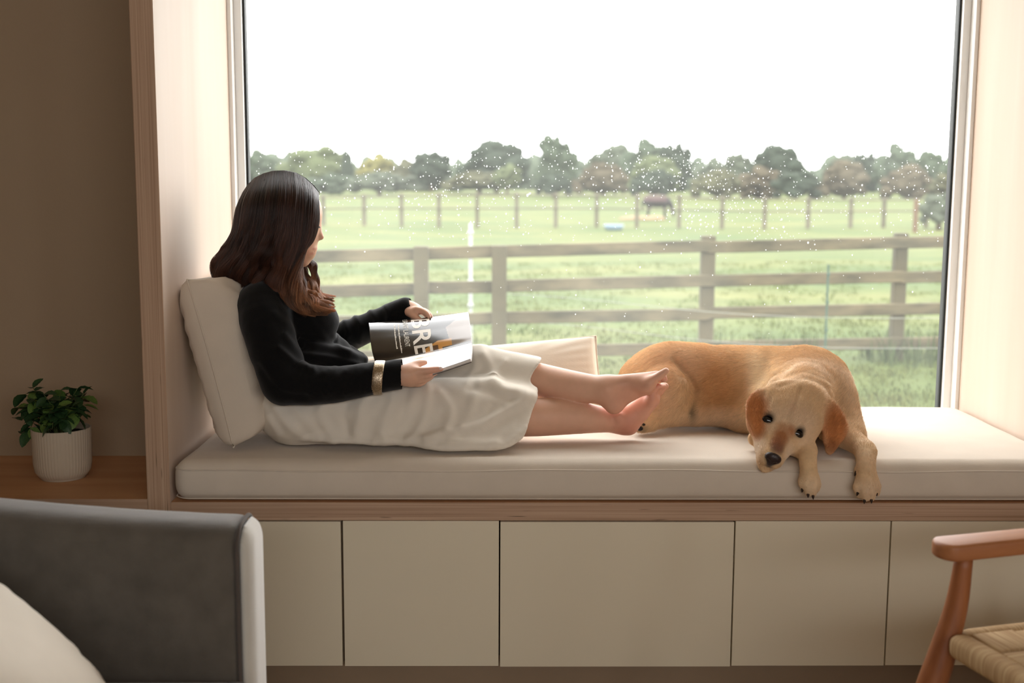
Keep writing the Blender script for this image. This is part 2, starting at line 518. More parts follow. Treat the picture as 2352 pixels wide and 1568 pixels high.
add_box(bm, (RW[0], RY0 - 0.1, -0.1), (RW[1], RY0, RW[2])); add_box(bm, (RW[0], RY0 - 0.1, RW[3]), (RW[1], RY0, RZ1))
o = obj('wall_back', bm, M_wall); o['kind'] = 'structure'
# plywood surround of the window seat (front edges show the layers)
def ply_board(name, lo, hi, mface, medge, front=True):
    bm = bmesh.new(); add_box(bm, lo, hi, 0.0015, 1)
    me = bpy.data.meshes.new(name); bm.to_mesh(me); bm.free()
    me.materials.append(mface); me.materials.append(medge)
    for p in me.polygons:
        if p.normal.y < -0.5: p.material_index = 1
    o = bpy.data.objects.new(name, me); link(o); o['kind'] = 'structure'
    return o
ply_board('trim_1', (XL - JW, -0.006, -0.0), (XL, DEP + 0.1, BAYTOP + JW), M_ply, M_edgeV)
ply_board('trim_2', (XR, -0.006, -0.0), (XR + JW, DEP + 0.1, BAYTOP + JW), M_ply, M_edgeV)
ply_board('trim_3', (XL, -0.006, BAYTOP), (XR, DEP + 0.1, BAYTOP + JW), M_ply, M_edgeH)
struct('wall_under_window', (XL - JW, DEP + 0.0, -0.3), (XR + JW, DEP + 0.1, 0.50), M_white)

# bench board, cabinets below it
bb = ply_board('bench_board', (XL, -0.004, ZTOP), (XR, DEP, ZSEAT), M_plyH, M_edgeH); del bb['kind']
tag(bb, 'long plywood bench board with layered edge under the seat cushion', 'board')
sh = ply_board('niche_shelf', (RX0, -0.004, ZTOP), (XL - JW, NY, ZSEAT + 0.008), M_plyH, M_edgeH); del sh['kind']
tag(sh, 'warm brown plywood shelf in the dim niche under the potted plant', 'shelf')
ZB = 0.087
edges = [-0.800, -0.3916, 0.0084, 0.6084, 1.0084, 1.4740]
labs = ['cream handleless cabinet half hidden behind the grey armchair', 'cream handleless cabinet just right of the grey armchair',
        'widest cream handleless cabinet, below the crossed feet', 'narrow cream handleless cabinet below the dog',
        'cream handleless cabinet behind the wooden armchair']
for i in range(5):
    a, b = edges[i], edges[i + 1]
    t = empty('cabinet', ((a + b) / 2, 0.3, 0.0))
    tag(t, labs[i], 'cabinet', 'cream cabinets under the window seat')
    bm = bmesh.new()
    add_box(bm, (a + 0.001, 0.021, ZB + 0.004), (b - 0.001, 0.55, ZTOP - 0.002), 0.001, 1)
    obj('carcass', bm, M_carc, t)
    dz = [0.001, 0, -0.002, 0, 0.001][i]
    box('door', (a + 0.0018, 0.0, ZB + dz), (b - 0.0018 - (0.0022 if i == 0 else 0), 0.019, ZTOP - [.004, .002, .0045, .002, .002][i]), M_door, t, 0.0012, 2)
for a, b in ((-0.82, 1.474),):
    o = box('plinth', (a, 0.06, 0.0), (b, 0.075, ZB + 0.004), M_dark); tag(o, 'recessed brown plinth below the cream cabinets', 'plinth')
    o = box('plinth', (RX0, 0.06, 0.0), (XL - JW, 0.075, ZTOP), M_dark); tag(o, 'plain brown panel under the niche shelf', 'panel')

# the picture window: white outer frame, thin bead, dark gasket, wet pane
M_pane = bpy.data.materials.new('wet_window_glass'); M_pane.use_nodes = True
t = M_pane.node_tree; t.nodes.remove(t.nodes['Principled BSDF'])
out = t.nodes['Material Output']
tr = t.nodes.new('ShaderNodeBsdfTransparent'); tr.inputs[0].default_value = (0.985, 0.99, 0.985, 1)
gl = t.nodes.new('ShaderNodeBsdfGlossy'); gl.inputs['Roughness'].default_value = 0.0
fr = t.nodes.new('ShaderNodeFresnel'); fr.inputs['IOR'].default_value = 1.25
gm = t.nodes.new('ShaderNodeNewGeometry'); iv = t.nodes.new('ShaderNodeMath'); iv.operation = 'SUBTRACT'; iv.inputs[0].default_value = 1.0
t.links.new(gm.outputs['Backfacing'], iv.inputs[1]); fm = t.nodes.new('ShaderNodeMath'); fm.operation = 'MULTIPLY'      # reflect at the entry face only
t.links.new(fr.outputs[0], fm.inputs[0]); t.links.new(iv.outputs[0], fm.inputs[1])
mx = t.nodes.new('ShaderNodeMixShader'); t.links.new(fm.outputs[0], mx.inputs[0]); t.links.new(tr.outputs[0], mx.inputs[1]); t.links.new(gl.outputs[0], mx.inputs[2])
tl = t.nodes.new('ShaderNodeBsdfTranslucent'); tl.inputs[0].default_value = (0.95, 0.97, 0.95, 1)      # milky veil put in for the glare that pales the view
m2 = t.nodes.new('ShaderNodeMixShader')
tcn = t.nodes.new('ShaderNodeTexCoord'); n = t.nodes.new('ShaderNodeTexNoise'); n.inputs['Scale'].default_value = 1.7; n.inputs['Detail'].default_value = 5
t.links.new(tcn.outputs['Object'], n.inputs['Vector'])
mr = t.nodes.new('ShaderNodeMapRange'); mr.inputs['From Min'].default_value = 0.3; mr.inputs['From Max'].default_value = 0.7; mr.inputs['To Min'].default_value = 0.02; mr.inputs['To Max'].default_value = 0.04
t.links.new(n.outputs['Fac'], mr.inputs['Value']); t.links.new(mr.outputs[0], m2.inputs[0])
t.links.new(mx.outputs[0], m2.inputs[1]); t.links.new(tl.outputs[0], m2.inputs[2]); t.links.new(m2.outputs[0], out.inputs['Surface'])
wz0 = 0.53
win = empty('window_1', ((XL + XR) / 2, DEP + 0.05, wz0)); win['kind'] = 'structure'; win['label'] = 'large picture window with white frame and rain drops'
def rect_frame(name, x0, x1, z0, z1, w, y0, y1, m, parent, bev=0.001):
    bm = bmesh.new()
    add_box(bm, (x0, y0, z0), (x0 + w, y1, z1), bev, 1); add_box(bm, (x1 - w, y0, z0), (x1, y1, z1), bev, 1)
    add_box(bm, (x0 + w, y0, z0), (x1 - w, y1, z0 + w), bev, 1); add_box(bm, (x0 + w, y0, z1 - w), (x1 - w, y1, z1), bev, 1)
    return obj(name, bm, m, parent)
rect_frame('outer_frame', XL, XR, wz0 - 0.03, BAYTOP, 0.012, DEP - 0.004, DEP + 0.09, M_alu, win)
rect_frame('glazing_bead', XL + 0.0122, XR - 0.0122, wz0 - 0.018, BAYTOP - 0.0122, 0.023, DEP + 0.034, DEP + 0.09, M_alu, win)
rect_frame('gasket', XL + 0.036, XR - 0.036, wz0 + 0.005, BAYTOP - 0.036, 0.006, DEP + 0.052, DEP + 0.085, M_gask, win)
bm = bmesh.new(); add_box(bm, (XL + 0.040, GW_Y, wz0 + 0.009), (XR - 0.040, GW_Y + 0.004, BAYTOP - 0.040))
pane = obj('glass_pane', bm, M_pane, win)
o = rect_frame('window_2', RW[0], RW[1], RW[2], RW[3], 0.05, RY0 - 0.08, RY0 - 0.02, M_alu, None); o['kind'] = 'structure'

bm = bmesh.new()
for (a, b_, c, d) in ((SW[0], SW[0] + .05, SW[2], SW[3]), (SW[1] - .05, SW[1], SW[2], SW[3]), (SW[0] + .05, SW[1] - .05, SW[2], SW[2] + .05), (SW[0] + .05, SW[1] - .05, SW[3] - .05, SW[3])):
    add_box(bm, (RX1 + .02, a, c), (RX1 + .08, b_, d))
o = obj('window_3', bm, M_alu); o['kind'] = 'structure'
# ---------------------------------------------------------------- the paddock outside
def ground_z(x, y):
    t = min(max((y - 25.0) / 120.0, 0), 1)
    t = t * t * (3 - 2 * t)
    near = -0.20 + 0.012 * x * min(1, max(0, 1 - (y - 8) / 30))
    return near + 1.55 * t + 0.10 * math.sin(x * 0.11 + 1) * math.sin(y * 0.13) * min(1, max(0, (y - 12) / 20))
M_grass = mat('paddock_turf', lin(112, 134, 72), 0.9, spec=0.1)
t = M_grass.node_tree; b = t.nodes['Principled BSDF']
tcn = t.nodes.new('ShaderNodeTexCoord')
def gn(scale, det, st=(1, 1, 1)):
    mp = t.nodes.new('ShaderNodeMapping'); mp.inputs['Scale'].default_value = st; t.links.new(tcn.outputs['Object'], mp.inputs['Vector'])
    n = t.nodes.new('ShaderNodeTexNoise'); n.inputs['Scale'].default_value = scale; n.inputs['Detail'].default_value = det
    t.links.new(mp.outputs['Vector'], n.inputs['Vector']); return n
n1 = gn(0.35, 5, (0.6, 1.2, 1)); n2 = gn(9.0, 3, (0.5, 1, 1))
r1 = t.nodes.new('ShaderNodeValToRGB')
r1.color_ramp.elements[0].position = 0.33; r1.color_ramp.elements[0].color = lin(58, 72, 34)
r1.color_ramp.elements[1].position = 0.66; r1.color_ramp.elements[1].color = lin(84, 86, 46)
e = r1.color_ramp.elements.new(0.5); e.color = lin(70, 78, 38)
t.links.new(n1.outputs['Fac'], r1.inputs['Fac'])
mx = t.nodes.new('ShaderNodeMix'); mx.data_type = 'RGBA'; mx.blend_type = 'MULTIPLY'; mx.inputs[0].default_value = 1
mr = t.nodes.new('ShaderNodeMapRange'); mr.inputs['From Min'].default_value = 0.3; mr.inputs['From Max'].default_value = 0.7; mr.inputs['To Min'].default_value = 0.8; mr.inputs['To Max'].default_value = 1.12
t.links.new(n2.outputs['Fac'], mr.inputs['Value']); t.links.new(r1.outputs['Color'], mx.inputs[6]); t.links.new(mr.outputs[0], mx.inputs[7])
t.links.new(mx.outputs[2], b.inputs['Base Color'])
xs = np.concatenate([np.linspace(-160, -14, 14), np.linspace(-12, 18, 40), np.linspace(22, 160, 14)])
ys = np.concatenate([np.linspace(0.9, 14, 28), np.linspace(15, 60, 26), np.linspace(64, 260, 22)])
V = [(x, y, ground_z(x, y) - (0.0 if y > 1.0 else 0.0)) for y in ys for x in xs]
nx = len(xs)
F = [(j * nx + i, j * nx + i + 1, (j + 1) * nx + i + 1, (j + 1) * nx + i) for j in range(len(ys) - 1) for i in range(nx - 1)]
o = obj('ground', faces_mesh('ground', V, F), M_grass); o['kind'] = 'structure'
# ground behind the viewer's window too
o = obj('ground_garden', faces_mesh('ground_garden', [(-60, -60, -0.3), (60, -60, -0.3), (60, RY0 - 0.3, -0.3), (-60, RY0 - 0.3, -0.3)], [(0, 1, 2, 3)]), M_grass); o['kind'] = 'structure'

def tuft_mesh(seed, n, R, h0, h1):
    r = random.Random(seed); V, F = [], []
    for i in range(n):
        a = r.uniform(0, 6.28); q = R * math.sqrt(r.random()); x, y = q * math.cos(a), q * math.sin(a)
        h = r.uniform(h0, h1); w = r.uniform(0.004, 0.008); d = r.uniform(0, 6.28); ln = r.uniform(0.1, 0.6) * h
        wx, wy = math.cos(d) * w, math.sin(d) * w; lx, ly = math.cos(d + 1.3) * ln, math.sin(d + 1.3) * ln
        k = len(V)
        V += [(x - wx, y - wy, -0.02), (x + wx, y + wy, -0.02), (x + lx * .4 + wx * .7, y + ly * .4 + wy * .7, h * .6), (x + lx * .4 - wx * .7, y + ly * .4 - wy * .7, h * .6), (x + lx, y + ly, h)]
        F += [(k, k + 1, k + 2, k + 3), (k + 3, k + 2, k + 4)]
    return V, F
M_blade = mat('grass_blades', lin(68, 82, 38), 0.8, col2=lin(86, 88, 46), scale=0.6, spec=0.15)
M_blade2 = mat('rank_grass_blades', lin(53, 67, 35), 0.8, col2=lin(69, 77, 44), scale=1.2, spec=0.15)
rr = random.Random(3)
VV, FF = [], []
tv, tf = tuft_mesh(1, 22, 0.2, 0.015, 0.05)
for i in range(1700):
    y = 5.0 + 16 * rr.random() ** 1.5; x = rr.uniform(-0.32, 0.52) * (y + 3.2)
    s = rr.uniform(0.7, 1.4); k = len(VV); ca, sa = math.cos(i), math.sin(i); gz = ground_z(x, y)
    VV += [(x + s * (a * ca - b_ * sa), y + s * (a * sa + b_ * ca), gz + c * s) for a, b_, c in tv]
    FF += [tuple(q + k for q in f) for f in tf]
o = obj('grass_blades', faces_mesh('grass_blades', VV, FF), M_blade); tag(o, 'short green paddock grass around the wooden fence', 'grass', kind='stuff')

# wooden post and rail fence
M_fence = mat('weathered_timber', lin(80, 72, 52), 0.85, col2=lin(54, 50, 34), scale=2.2, stretch=(1, 1, 1), bump=0.3, bscale=30, bdist=0.004)
M_rail = mat('weathered_rail', lin(94, 84, 62), 0.85, col2=lin(52, 48, 32), scale=3.0, stretch=(0.8, 3, 3), bump=0.3, bscale=30, bdist=0.004)
FD0, FD1 = 6.55, 7.10
def fence_y(u): return FD0 + (FD1 - FD0) * (u - 967) / (2070 - 967)
fence = empty('post_and_rail_fence', tuple(P(1627, 830, fence_y(1627))))
tag(fence, 'weathered four-rail wooden fence just beyond the window', 'fence')
def post(u, vtop, w=0.118, dy=0.0, dpt=0.1):
    y = fence_y(u) + dy
    p = P(u, vtop, y)
    gz = ground_z(p.x, y)
    bm = bmesh.new(); add_box(bm, (p.x - w / 2, y - dpt / 2, gz - 0.1), (p.x + w / 2, y + dpt / 2, p.z), 0.012, 2)
    return obj('post', bm, M_fence, fence)
post(967, 565, 0.118, -0.075); post(1147, 563, 0.122, -0.075); post(1627, 541, 0.118, 0.055); post(2070, 535, 0.110, 0.055)
post(480, 590, 0.118, 0.055); post(2520, 528, 0.11, 0.055)
def rail_v(u, k):
    # rail centre lines measured on the picture, k = 0..3 from the top
    base = 582 - 27.0 * (u - 967) / 1103.0
    if u > 1400: base += 4 * (u - 1400) / 670 * 0.6
    return base + [0, 80 - 2 * (u - 967) / 1103, 154 - 2 * (u - 967) / 1103, 232 - 2 * (u - 967) / 1103][k]
spans = [(400, 967), (960, 1150), (1144, 1630), (1624, 2074), (2068, 2520)]
for si, (u0, u1) in enumerate(spans):
    for k in range(4):
        sag = [rr.uniform(-2, 2), rr.uniform(-2, 2)]
        a = P(u0, rail_v(u0, k) + sag[0], fence_y(u0)); b_ = P(u1, rail_v(u1, k) + sag[1], fence_y(u1))
        hh, tt = 0.050, 0.020
        ax = (b_ - a); L = ax.length; ax.normalize(); side = Vector((-ax.y, ax.x, 0)).normalized(); upv = ax.cross(side) * -1
        if upv.z < 0: upv = -upv
        mt = Matrix((ax, side, upv)).transposed().to_4x4(); mt.translation = (a + b_) / 2
        bm = bmesh.new(); add_box(bm, (-L / 2, -tt, -hh), (L / 2, tt, hh), 0.006, 1, mt)
        obj('rail', bm, M_rail, fence)
# rough grass at the foot of the posts
VV, FF = [], []
tv, tf = tuft_mesh(5, 60, 0.28, 0.10, 0.34)
for u in (967, 1147, 1627, 2070, 2180, 1840):
    p = P(u, 830, fence_y(u)); gz = ground_z(p.x, p.y)
    for q in range(3):
        k = len(VV); dx, dy = rr.uniform(-.15, .3), rr.uniform(-.25, .2)
        VV += [(p.x + dx + a, p.y + dy + b_, gz + c) for a, b_, c in tv]; FF += [tuple(i + k for i in f) for f in tf]
o = obj('rank_grass', faces_mesh('rank_grass', VV, FF), M_blade2); tag(o, 'long rank grass at the foot of the fence posts', 'grass', kind='stuff')

# electric fence stakes and tape
M_stakeW = mat('white_plastic', lin(160, 163, 160), 0.5, var=0.03)
M_stakeG = mat('green_plastic', lin(52, 74, 62), 0.5, var=0.1)
M_tape = mat('white_tape', lin(120, 122, 112), 0.6, var=0.05)
def stake(u, vtop, y, w, m, label, clips):
    p = P(u, vtop, y); gz = ground_z(p.x, y)
    e_ = empty('fence_stake', (p.x, y, gz)); tag(e_, label, 'stake')
    bm = bmesh.new(); add_box(bm, (p.x - w / 2, y - w / 3, gz - 0.05), (p.x + w / 2, y + w / 3, p.z), w * 0.2, 2)
    obj('shaft', bm, m, e_)
    for c in range(clips):
        z = p.z - 0.08 - c * 0.22
        bm = bmesh.new(); add_box(bm, (p.x - w * 0.8, y - w * 0.9, z - 0.012), (p.x + w * 0.8, y - w * 0.3, z + 0.012), 0.003, 1)
        obj('wire_clip', bm, m, e_)
    return p
s1 = stake(1081, 513, 7.6, 0.034, M_stakeW, 'slim white plastic stake behind the wooden fence', 4)
s2 = stake(1903, 607, 6.2, 0.016, M_stakeG, 'thin dark green stake standing in front of the fence rails', 5)
for z in (0.10, 0.34):
    pts = spline([(-5.5, 7.9, z + .06), (s1.x, 7.58, z + 0.05), (s2.x, 6.19, z - 0.02), (7.5, 6.4, z + 0.05)], 40)
    o = tube('fence_tape', pts, 0.003, M_tape, None, 5); tag(o, 'thin white electric fence tape strung %s between the stakes' % ('low' if z < 0.2 else 'higher'), 'tape')

# far fence across the paddock
M_far = mat('far_fence_timber', lin(91, 85, 72), 0.9, col2=lin(77, 72, 58), scale=0.8)
far = empty('paddock_fence', (0, 44, ground_z(0, 44))); tag(far, 'distant post and rail fence crossing the green paddock', 'fence')
def farfence(u):   # post foot on the picture
    return 505 - 0.004 * (u - 1176)
fus = [650, 742, 836, 922, 1008, 1096, 1187, 1277, 1371, 1464, 1561, 1660, 1758, 1858, 1956, 2032, 2130, 2230]
tops = []
for u in fus:
    vt = 447 + 6 * math.sin(u * 0.004)
    y = 43.5 + 0.6 * math.sin(u * 0.01)
    p = P(u, vt, y); gz = ground_z(p.x, y)
    bm = bmesh.new(); add_box(bm, (p.x - 0.075, y - 0.06, gz - 0.1), (p.x + 0.075, y + 0.06, p.z), 0.01, 1)
    obj('post', bm, M_far, far); tops.append((p.x, y, p.z, gz))
for i in range(len(tops) - 1):
    a, b_ = tops[i], tops[i + 1]
    for fr_ in (0.08, 0.45):
        za = a[2] - (a[2] - a[3]) * fr_; zb = b_[2] - (b_[2] - b_[3]) * fr_
        V, F = tube_arrays([(a[0], a[1] - 0.08, za), (b_[0], b_[1] - 0.08, zb)], 0.06, 4, True, 0.5)
        obj('rail', faces_mesh('rail', V, F, False), M_far, far)

# trees and bushes beyond the paddock
def ico(sub):
    bm = bmesh.new(); bmesh.ops.create_icosphere(bm, subdivisions=sub, radius=1.0)
    V = np.array([v.co[:] for v in bm.verts]); F = np.array([[v.index for v in f.verts] for f in bm.faces]); bm.free(); return V, F
IV, IF = ico(2)
def crown(seed, rx, ry, rz, nb, leaf, nl, shape='dome'):
    r = np.random.default_rng(seed); V, F = [], []
    def addb(c, s):
        n = vnoise(IV * 1.0 + r.uniform(0, 50, 3), 1.6, seed, 2)
        k = sum(len(q) for q in V)
        V.append(c + IV * s * (1 + 0.35 * n[:, None])); F.append(IF + k)
    addb(np.array([0, 0, rz * 0.9]), np.array([rx * .72, ry * .72, rz * .85]))
    C = []
    for i in range(nb):
        a = r.uniform(0, 2 * np.pi); h = r.uniform(0, 1)
        wd = math.sqrt(max(0.0, 1 - (h * 1.0) ** 2.2)) if shape == 'dome' else (1 - 0.75 * h if shape == 'cone' else math.sqrt(max(0.05, 1 - (2 * h - 1) ** 2)))
        q = r.uniform(0.7, 0.97)
        c = np.array([rx * wd * q * math.cos(a), ry * wd * q * math.sin(a), 2 * rz * (0.06 + 0.86 * h)])
        s = r.uniform(0.16, 0.30) * min(rx, rz * 1.4)
        addb(c, np.array([s, s, s * 0.85])); C.append((c, s))
    nv = sum(len(q) for q in V)
    L, LF = [], []
    ci = r.integers(0, len(C), nl)
    for j in range(nl):
        c, s = C[ci[j]]
        d = r.normal(size=3); d /= np.linalg.norm(d)
        p = c + d * s * r.uniform(0.85, 1.35)
        u_ = r.normal(size=3); u_ /= np.linalg.norm(u_); w_ = np.cross(u_, d); w_ /= np.linalg.norm(w_) + 1e-9
        k = nv + len(L); z = leaf * r.uniform(.6, 1.3)
        L += [p - u_ * z, p + w_ * z * .6, p + u_ * z, p - w_ * z * .6]; LF.append((k, k + 1, k + 2, k + 3))
    Vs = np.vstack(V + [np.array(L)])
    Fs = [tuple(f) for f in np.vstack(F)] + LF
    return faces_mesh('crown', Vs, Fs, False)
TM = {}
def tree_mat(c):
    if c not in TM:
        TM[c] = mat('foliage_%d' % len(TM), lin(*c), 0.85, col2=lin(*[int(q * 0.74) for q in c]), scale=0.9, spec=0.1)
    return TM[c]
M_trunk = mat('bark', lin(84, 72, 58), 0.9, var=0.3, scale=3)
CR_CACHE = {}
def tree(u, vtop, vbase, wpx, y, c, name, label, cat='tree', shape='dome', seed=0):
    pt = P(u, vtop, y); pb = P(u, vbase, y); gz = ground_z(pt.x, y)
    bz = min(pb.z, pt.z - 0.5)
    sc_ = (y + CAM_D) / FPX
    rx = wpx * sc_ / 2; hgt = pt.z - bz
    e_ = empty(name, (pt.x, y, gz)); tag(e_, label, cat, 'trees and bushes beyond the paddock')
    key = (shape, seed % 4)
    asp = 'low' if hgt < 1.1 * rx else 'high'
    key = (shape, seed % 4, asp)
    if key not in CR_CACHE:
        CR_CACHE[key] = crown(100 + seed % 4 * 7 + len(shape), 1.0, 0.8, 0.5 if asp == 'low' else 0.8, 34, 0.05, 1100, shape)
    me = CR_CACHE[key].copy(); me.materials.clear(); me.materials.append(tree_mat(c))
    o = bpy.data.objects.new('crown', me); link(o, e_)
    o.location = (0, 0, bz - gz); o.scale = (rx, rx * .8, hgt / (2 * (0.5 if asp == 'low' else 0.8)))
    o.rotation_euler = (0, 0, 0 if seed % 2 else math.pi)
    V, F = tube_arrays([(0, 0, -0.2), (0.02 * rx, 0, (bz - gz) + hgt * 0.3), (0.05 * rx, 0, (bz - gz) + hgt * 0.6)], [max(0.12, rx * .08), max(0.1, rx * .06), 0.05], 7)
    obj('trunk', faces_mesh('trunk', V, F), M_trunk, e_, world=False)
GR, OL, DK, YL, BR, LG, GG = (73, 79, 66), (77, 77, 57), (49, 57, 46), (99, 95, 55), (77, 70, 55), (79, 86, 60), (66, 75, 60)
specs = [
 (590, 346, 440, 110, 150, GG, 'grey green tree at the window frame behind the reader\'s head', 'dome'),
 (725, 328, 440, 165, 140, LG, 'broad yellow-green tree just above the reader\'s forehead', 'dome'),
 (797, 348, 440, 40, 135, DK, 'small dark pointed conifer beside the broad yellow-green tree', 'cone'),
 (862, 354, 430, 80, 120, YL, 'golden yellow bush glowing among the hedges', 'round'),
 (930, 366, 440, 90, 150, OL, 'hazy olive tree between the golden bush and a dark round tree', 'dome'),
 (990, 348, 425, 92, 118, DK, 'dark round tree standing alone left of the largest dark dome', 'round'),
 (1140, 326, 432, 168, 112, DK, 'largest dark dome-shaped tree, above the white stake', 'dome'),
 (1165, 378, 430, 64, 100, LG, 'light green bush in front of the largest dark dome tree', 'round'),
 (1272, 310, 440, 100, 125, GG, 'tallest feathery grey-green tree on the skyline', 'tall'),
 (1270, 398, 446, 86, 95, DK, 'dark low bush under the tallest feathery tree', 'dome'),
 (1385, 378, 446, 140, 96, BR, 'brownish low bush left of the grazing horse', 'dome'),
 (1410, 334, 440, 130, 140, GR, 'grey-green tree at the left of the clump over the horse', 'dome'),
 (1482, 322, 440, 130, 132, GG, 'highest tree of the clump above the horse', 'dome'),
 (1552, 330, 440, 80, 128, DK, 'dark tree at the right of the clump above the horse', 'round'),
 (1505, 362, 440, 130, 110, LG, 'pale green bushy tree in the middle of the clump', 'dome'),
 (1505, 392, 448, 112, 88, DK, 'dark bush directly behind the grazing horse', 'dome'),
 (1640, 366, 440, 110, 170, GR, 'far pale tree on the low skyline right of the horse', 'dome'),
 (1695, 352, 440, 66, 160, GR, 'small far tree beside the dark domed tree', 'round'),
 (1785, 336, 432, 140, 115, DK, 'dark domed tree over the green stake', 'dome'),
 (1648, 392, 452, 120, 92, OL, 'olive bush right of the grazing horse', 'dome'),
 (1745, 384, 454, 120, 90, BR, 'reddish brown bush under the dark domed tree', 'dome'),
 (1830, 388, 454, 110, 91, DK, 'dark green bush under the right side of the dark domed tree', 'dome'),
 (1942, 372, 454, 124, 92, BR, 'brown-olive rounded bush between two domed trees', 'dome'),
 (1935, 356, 440, 80, 140, GR, 'greyish tree peeping over the brown-olive bush', 'dome'),
 (2058, 332, 440, 112, 120, GG, 'domed grey-green tree near the right window frame', 'dome'),
 (1995, 352, 440, 70, 130, DK, 'small dark tree left of the domed tree by the frame', 'round'),
 (2135, 350, 440, 100, 125, GG, 'grey-green tree cut off by the right window frame', 'dome'),
 (2085, 380, 456, 110, 92, BR, 'brown bush below the domed tree near the right frame', 'dome'),
 (2165, 400, 456, 90, 92, OL, 'olive bush against the right window frame', 'dome'),
 (2160, 438, 512, 90, 42, GR, 'nearer leafy bush growing at the far fence by the right frame', 'dome'),
 (1100, 396, 436, 170, 105, OL, 'low pale hedge bush at the foot of the largest dark dome tree', 'dome'),
 (870, 396, 440, 150, 100, GR, 'low grey-green hedge bush below the golden bush', 'dome'),
 (760, 400, 444, 150, 100, GG, 'low hedge bush beside the reader\'s brow', 'dome'),
 (980, 398, 440, 150, 101, GR, 'low hedge bush below the dark round tree', 'dome'),
]
placed = []
for i, (u, vt, vb, w, y, c, lab, shp) in enumerate(specs):
    for _ in range(40):                      # set each one clear of its neighbours, keeping its place on the skyline
        rx_ = w * (y + CAM_D) / FPX / 2; x_ = P(u, vt, y).x
        if not any(abs(x_ - a) < (rx_ + b_) * 1.05 and abs(y - d) < .75 * (rx_ + b_) for a, b_, d in placed): break
        y += 1.5
    placed.append((x_, rx_, y))
    tree(u, vt, vb, w, y, c, 'bush' if 'bush' in lab.split(' ')[0:4] or 'bush' in lab[:28] else 'tree', lab, 'bush' if 'bush' in lab[:30] else 'tree', shp if shp != 'tall' else 'round', i)
# continuous hedge far behind
V, F = [], []
rg = np.random.default_rng(5)
for i in range(150):
    x = -80 + i * 1.35; y = 205 + rg.uniform(-4, 4)
    s = np.array([rg.uniform(1.6, 3.0), 2.0, rg.uniform(2.4, 4.4)])
    n = vnoise(IV + rg.uniform(0, 50, 3), 1.8, i, 2); k = sum(len(q) for q in V)
    V.append(np.array([x, y, ground_z(x, y) + s[2] * .5]) + IV * s * (1 + .4 * n[:, None])); F.append(IF + k)
hed = obj('hedge', faces_mesh('hedge', np.vstack(V), [tuple(f) for f in np.vstack(F)]), tree_mat((78, 86, 72))); tag(hed, 'long hazy hedge closing the fields behind all the trees', 'hedge', kind='stuff')

# grazing horse, hay and a pale tub beside the far fence
hp = P(1508, 492, 52.0)
HZ = ground_z(hp.x, 52.0)
M_horse = mat('dark_horse_coat', lin(30, 25, 24), 0.7, var=0.2, scale=2)
M_rug = mat('horse_rug', lin(72, 54, 54), 0.8, var=0.15, scale=2)
horse = empty('horse', (hp.x, 52.0, HZ)); tag(horse, 'dark horse in a dusky pink rug grazing behind the far fence', 'horse')
fl = Field((hp.x - 1.0, 51.5, HZ - 0.05), (hp.x + 1.2, 52.5, HZ + 1.4), 0.025)
hx = lambda a, b_, c: (hp.x + a, 52.0 + b_, HZ + c)
fl.ell(hx(0, 0, .78), (.52, .24, .27), k=.1).ell(hx(-.36, 0, .80), (.25, .23, .27), k=.1).ell(hx(.34, 0, .78), (.24, .22, .26), k=.1)
for (a, b_) in ((-.42, -.13), (-.36, .13), (.36, -.12), (.42, .12)):
    fl.chain([hx(a, b_, .72), hx(a + (.05 if a < 0 else 0), b_, .48), hx(a - (.03 if a < 0 else 0), b_, .28), hx(a, b_, .03)], [.14, .075, .05, .055], k=.06)
fl.chain([hx(.45, 0, .86), hx(.66, 0, .66), hx(.76, -.02, .42)], [.17, .12, .09], k=.08)
fl.chain([hx(.74, -.02, .40), hx(.80, -.02, .26), hx(.80, -.03, .12)], [.10, .085, .055], k=.05)
fl.cap(hx(.70, -.07, .50), hx(.66, -.09, .58), .03, .015, k=.02).cap(hx(.70, .05, .50), hx(.66, .07, .58), .03, .015, k=.02)
fl.chain([hx(-.58, 0, .92), hx(-.68, 0, .7), hx(-.68, 0, .3)], [.05, .06, .03], k=.04)
obj('body', fl.mesh('body', 2), M_horse, horse)
fr_ = Field((hp.x - 1.0, 51.4, HZ + .4), (hp.x + 1.0, 52.6, HZ + 1.4), 0.03)
fr_.ell(hx(0, 0, .80), (.55, .26, .30), k=.1).ell(hx(-.36, 0, .82), (.27, .25, .29), k=.1).ell(hx(.32, 0, .80), (.24, .24, .28), k=.1)
fr_.half(hx(0, 0, .78), (0, 0, -1))
obj('rug', fr_.mesh('rug', 2), M_rug, horse)
M_hay = mat('hay', lin(120, 102, 78), 0.9, var=0.25, scale=6)
hy = P(1470, 497, 50.5)
fh = Field((hy.x - 1.3, 49.9, ground_z(hy.x, 50.5) - .1), (hy.x + 1.4, 51.1, ground_z(hy.x, 50.5) + .5), 0.05)
for q in range(9):
    fh.ell((hy.x + rr.uniform(-.9, .9), 50.5 + rr.uniform(-.2, .2), ground_z(hy.x, 50.5)), (rr.uniform(.25, .45), .3, rr.uniform(.08, .2)), k=.08)
o = obj('hay_pile', fh.mesh('hay_pile', 1), M_hay); tag(o, 'pale brown hay strewn in front of the horse', 'hay')
tb = P(1410, 508, 42.0)
V, F = lathe([(0.001, .02), (.26, .02), (.36, .2), (.39, .21), (.40, .19), (.29, 0), (.001, 0)], 24, (tb.x, 42.0, ground_z(tb.x, 42.0)))
o = obj('water_tub', faces_mesh('water_tub', V, F), mat('pale_blue_plastic', lin(112, 130, 144), 0.5, var=0.05)); tag(o, 'pale blue water tub on the grass left of the horse', 'tub')
rp = P(2105, 458, 40.0)
bm = bmesh.new(); add_box(bm, (rp.x - .07, 39.93, ground_z(rp.x, 40) - .05), (rp.x + .07, 40.07, rp.z), .015, 2)
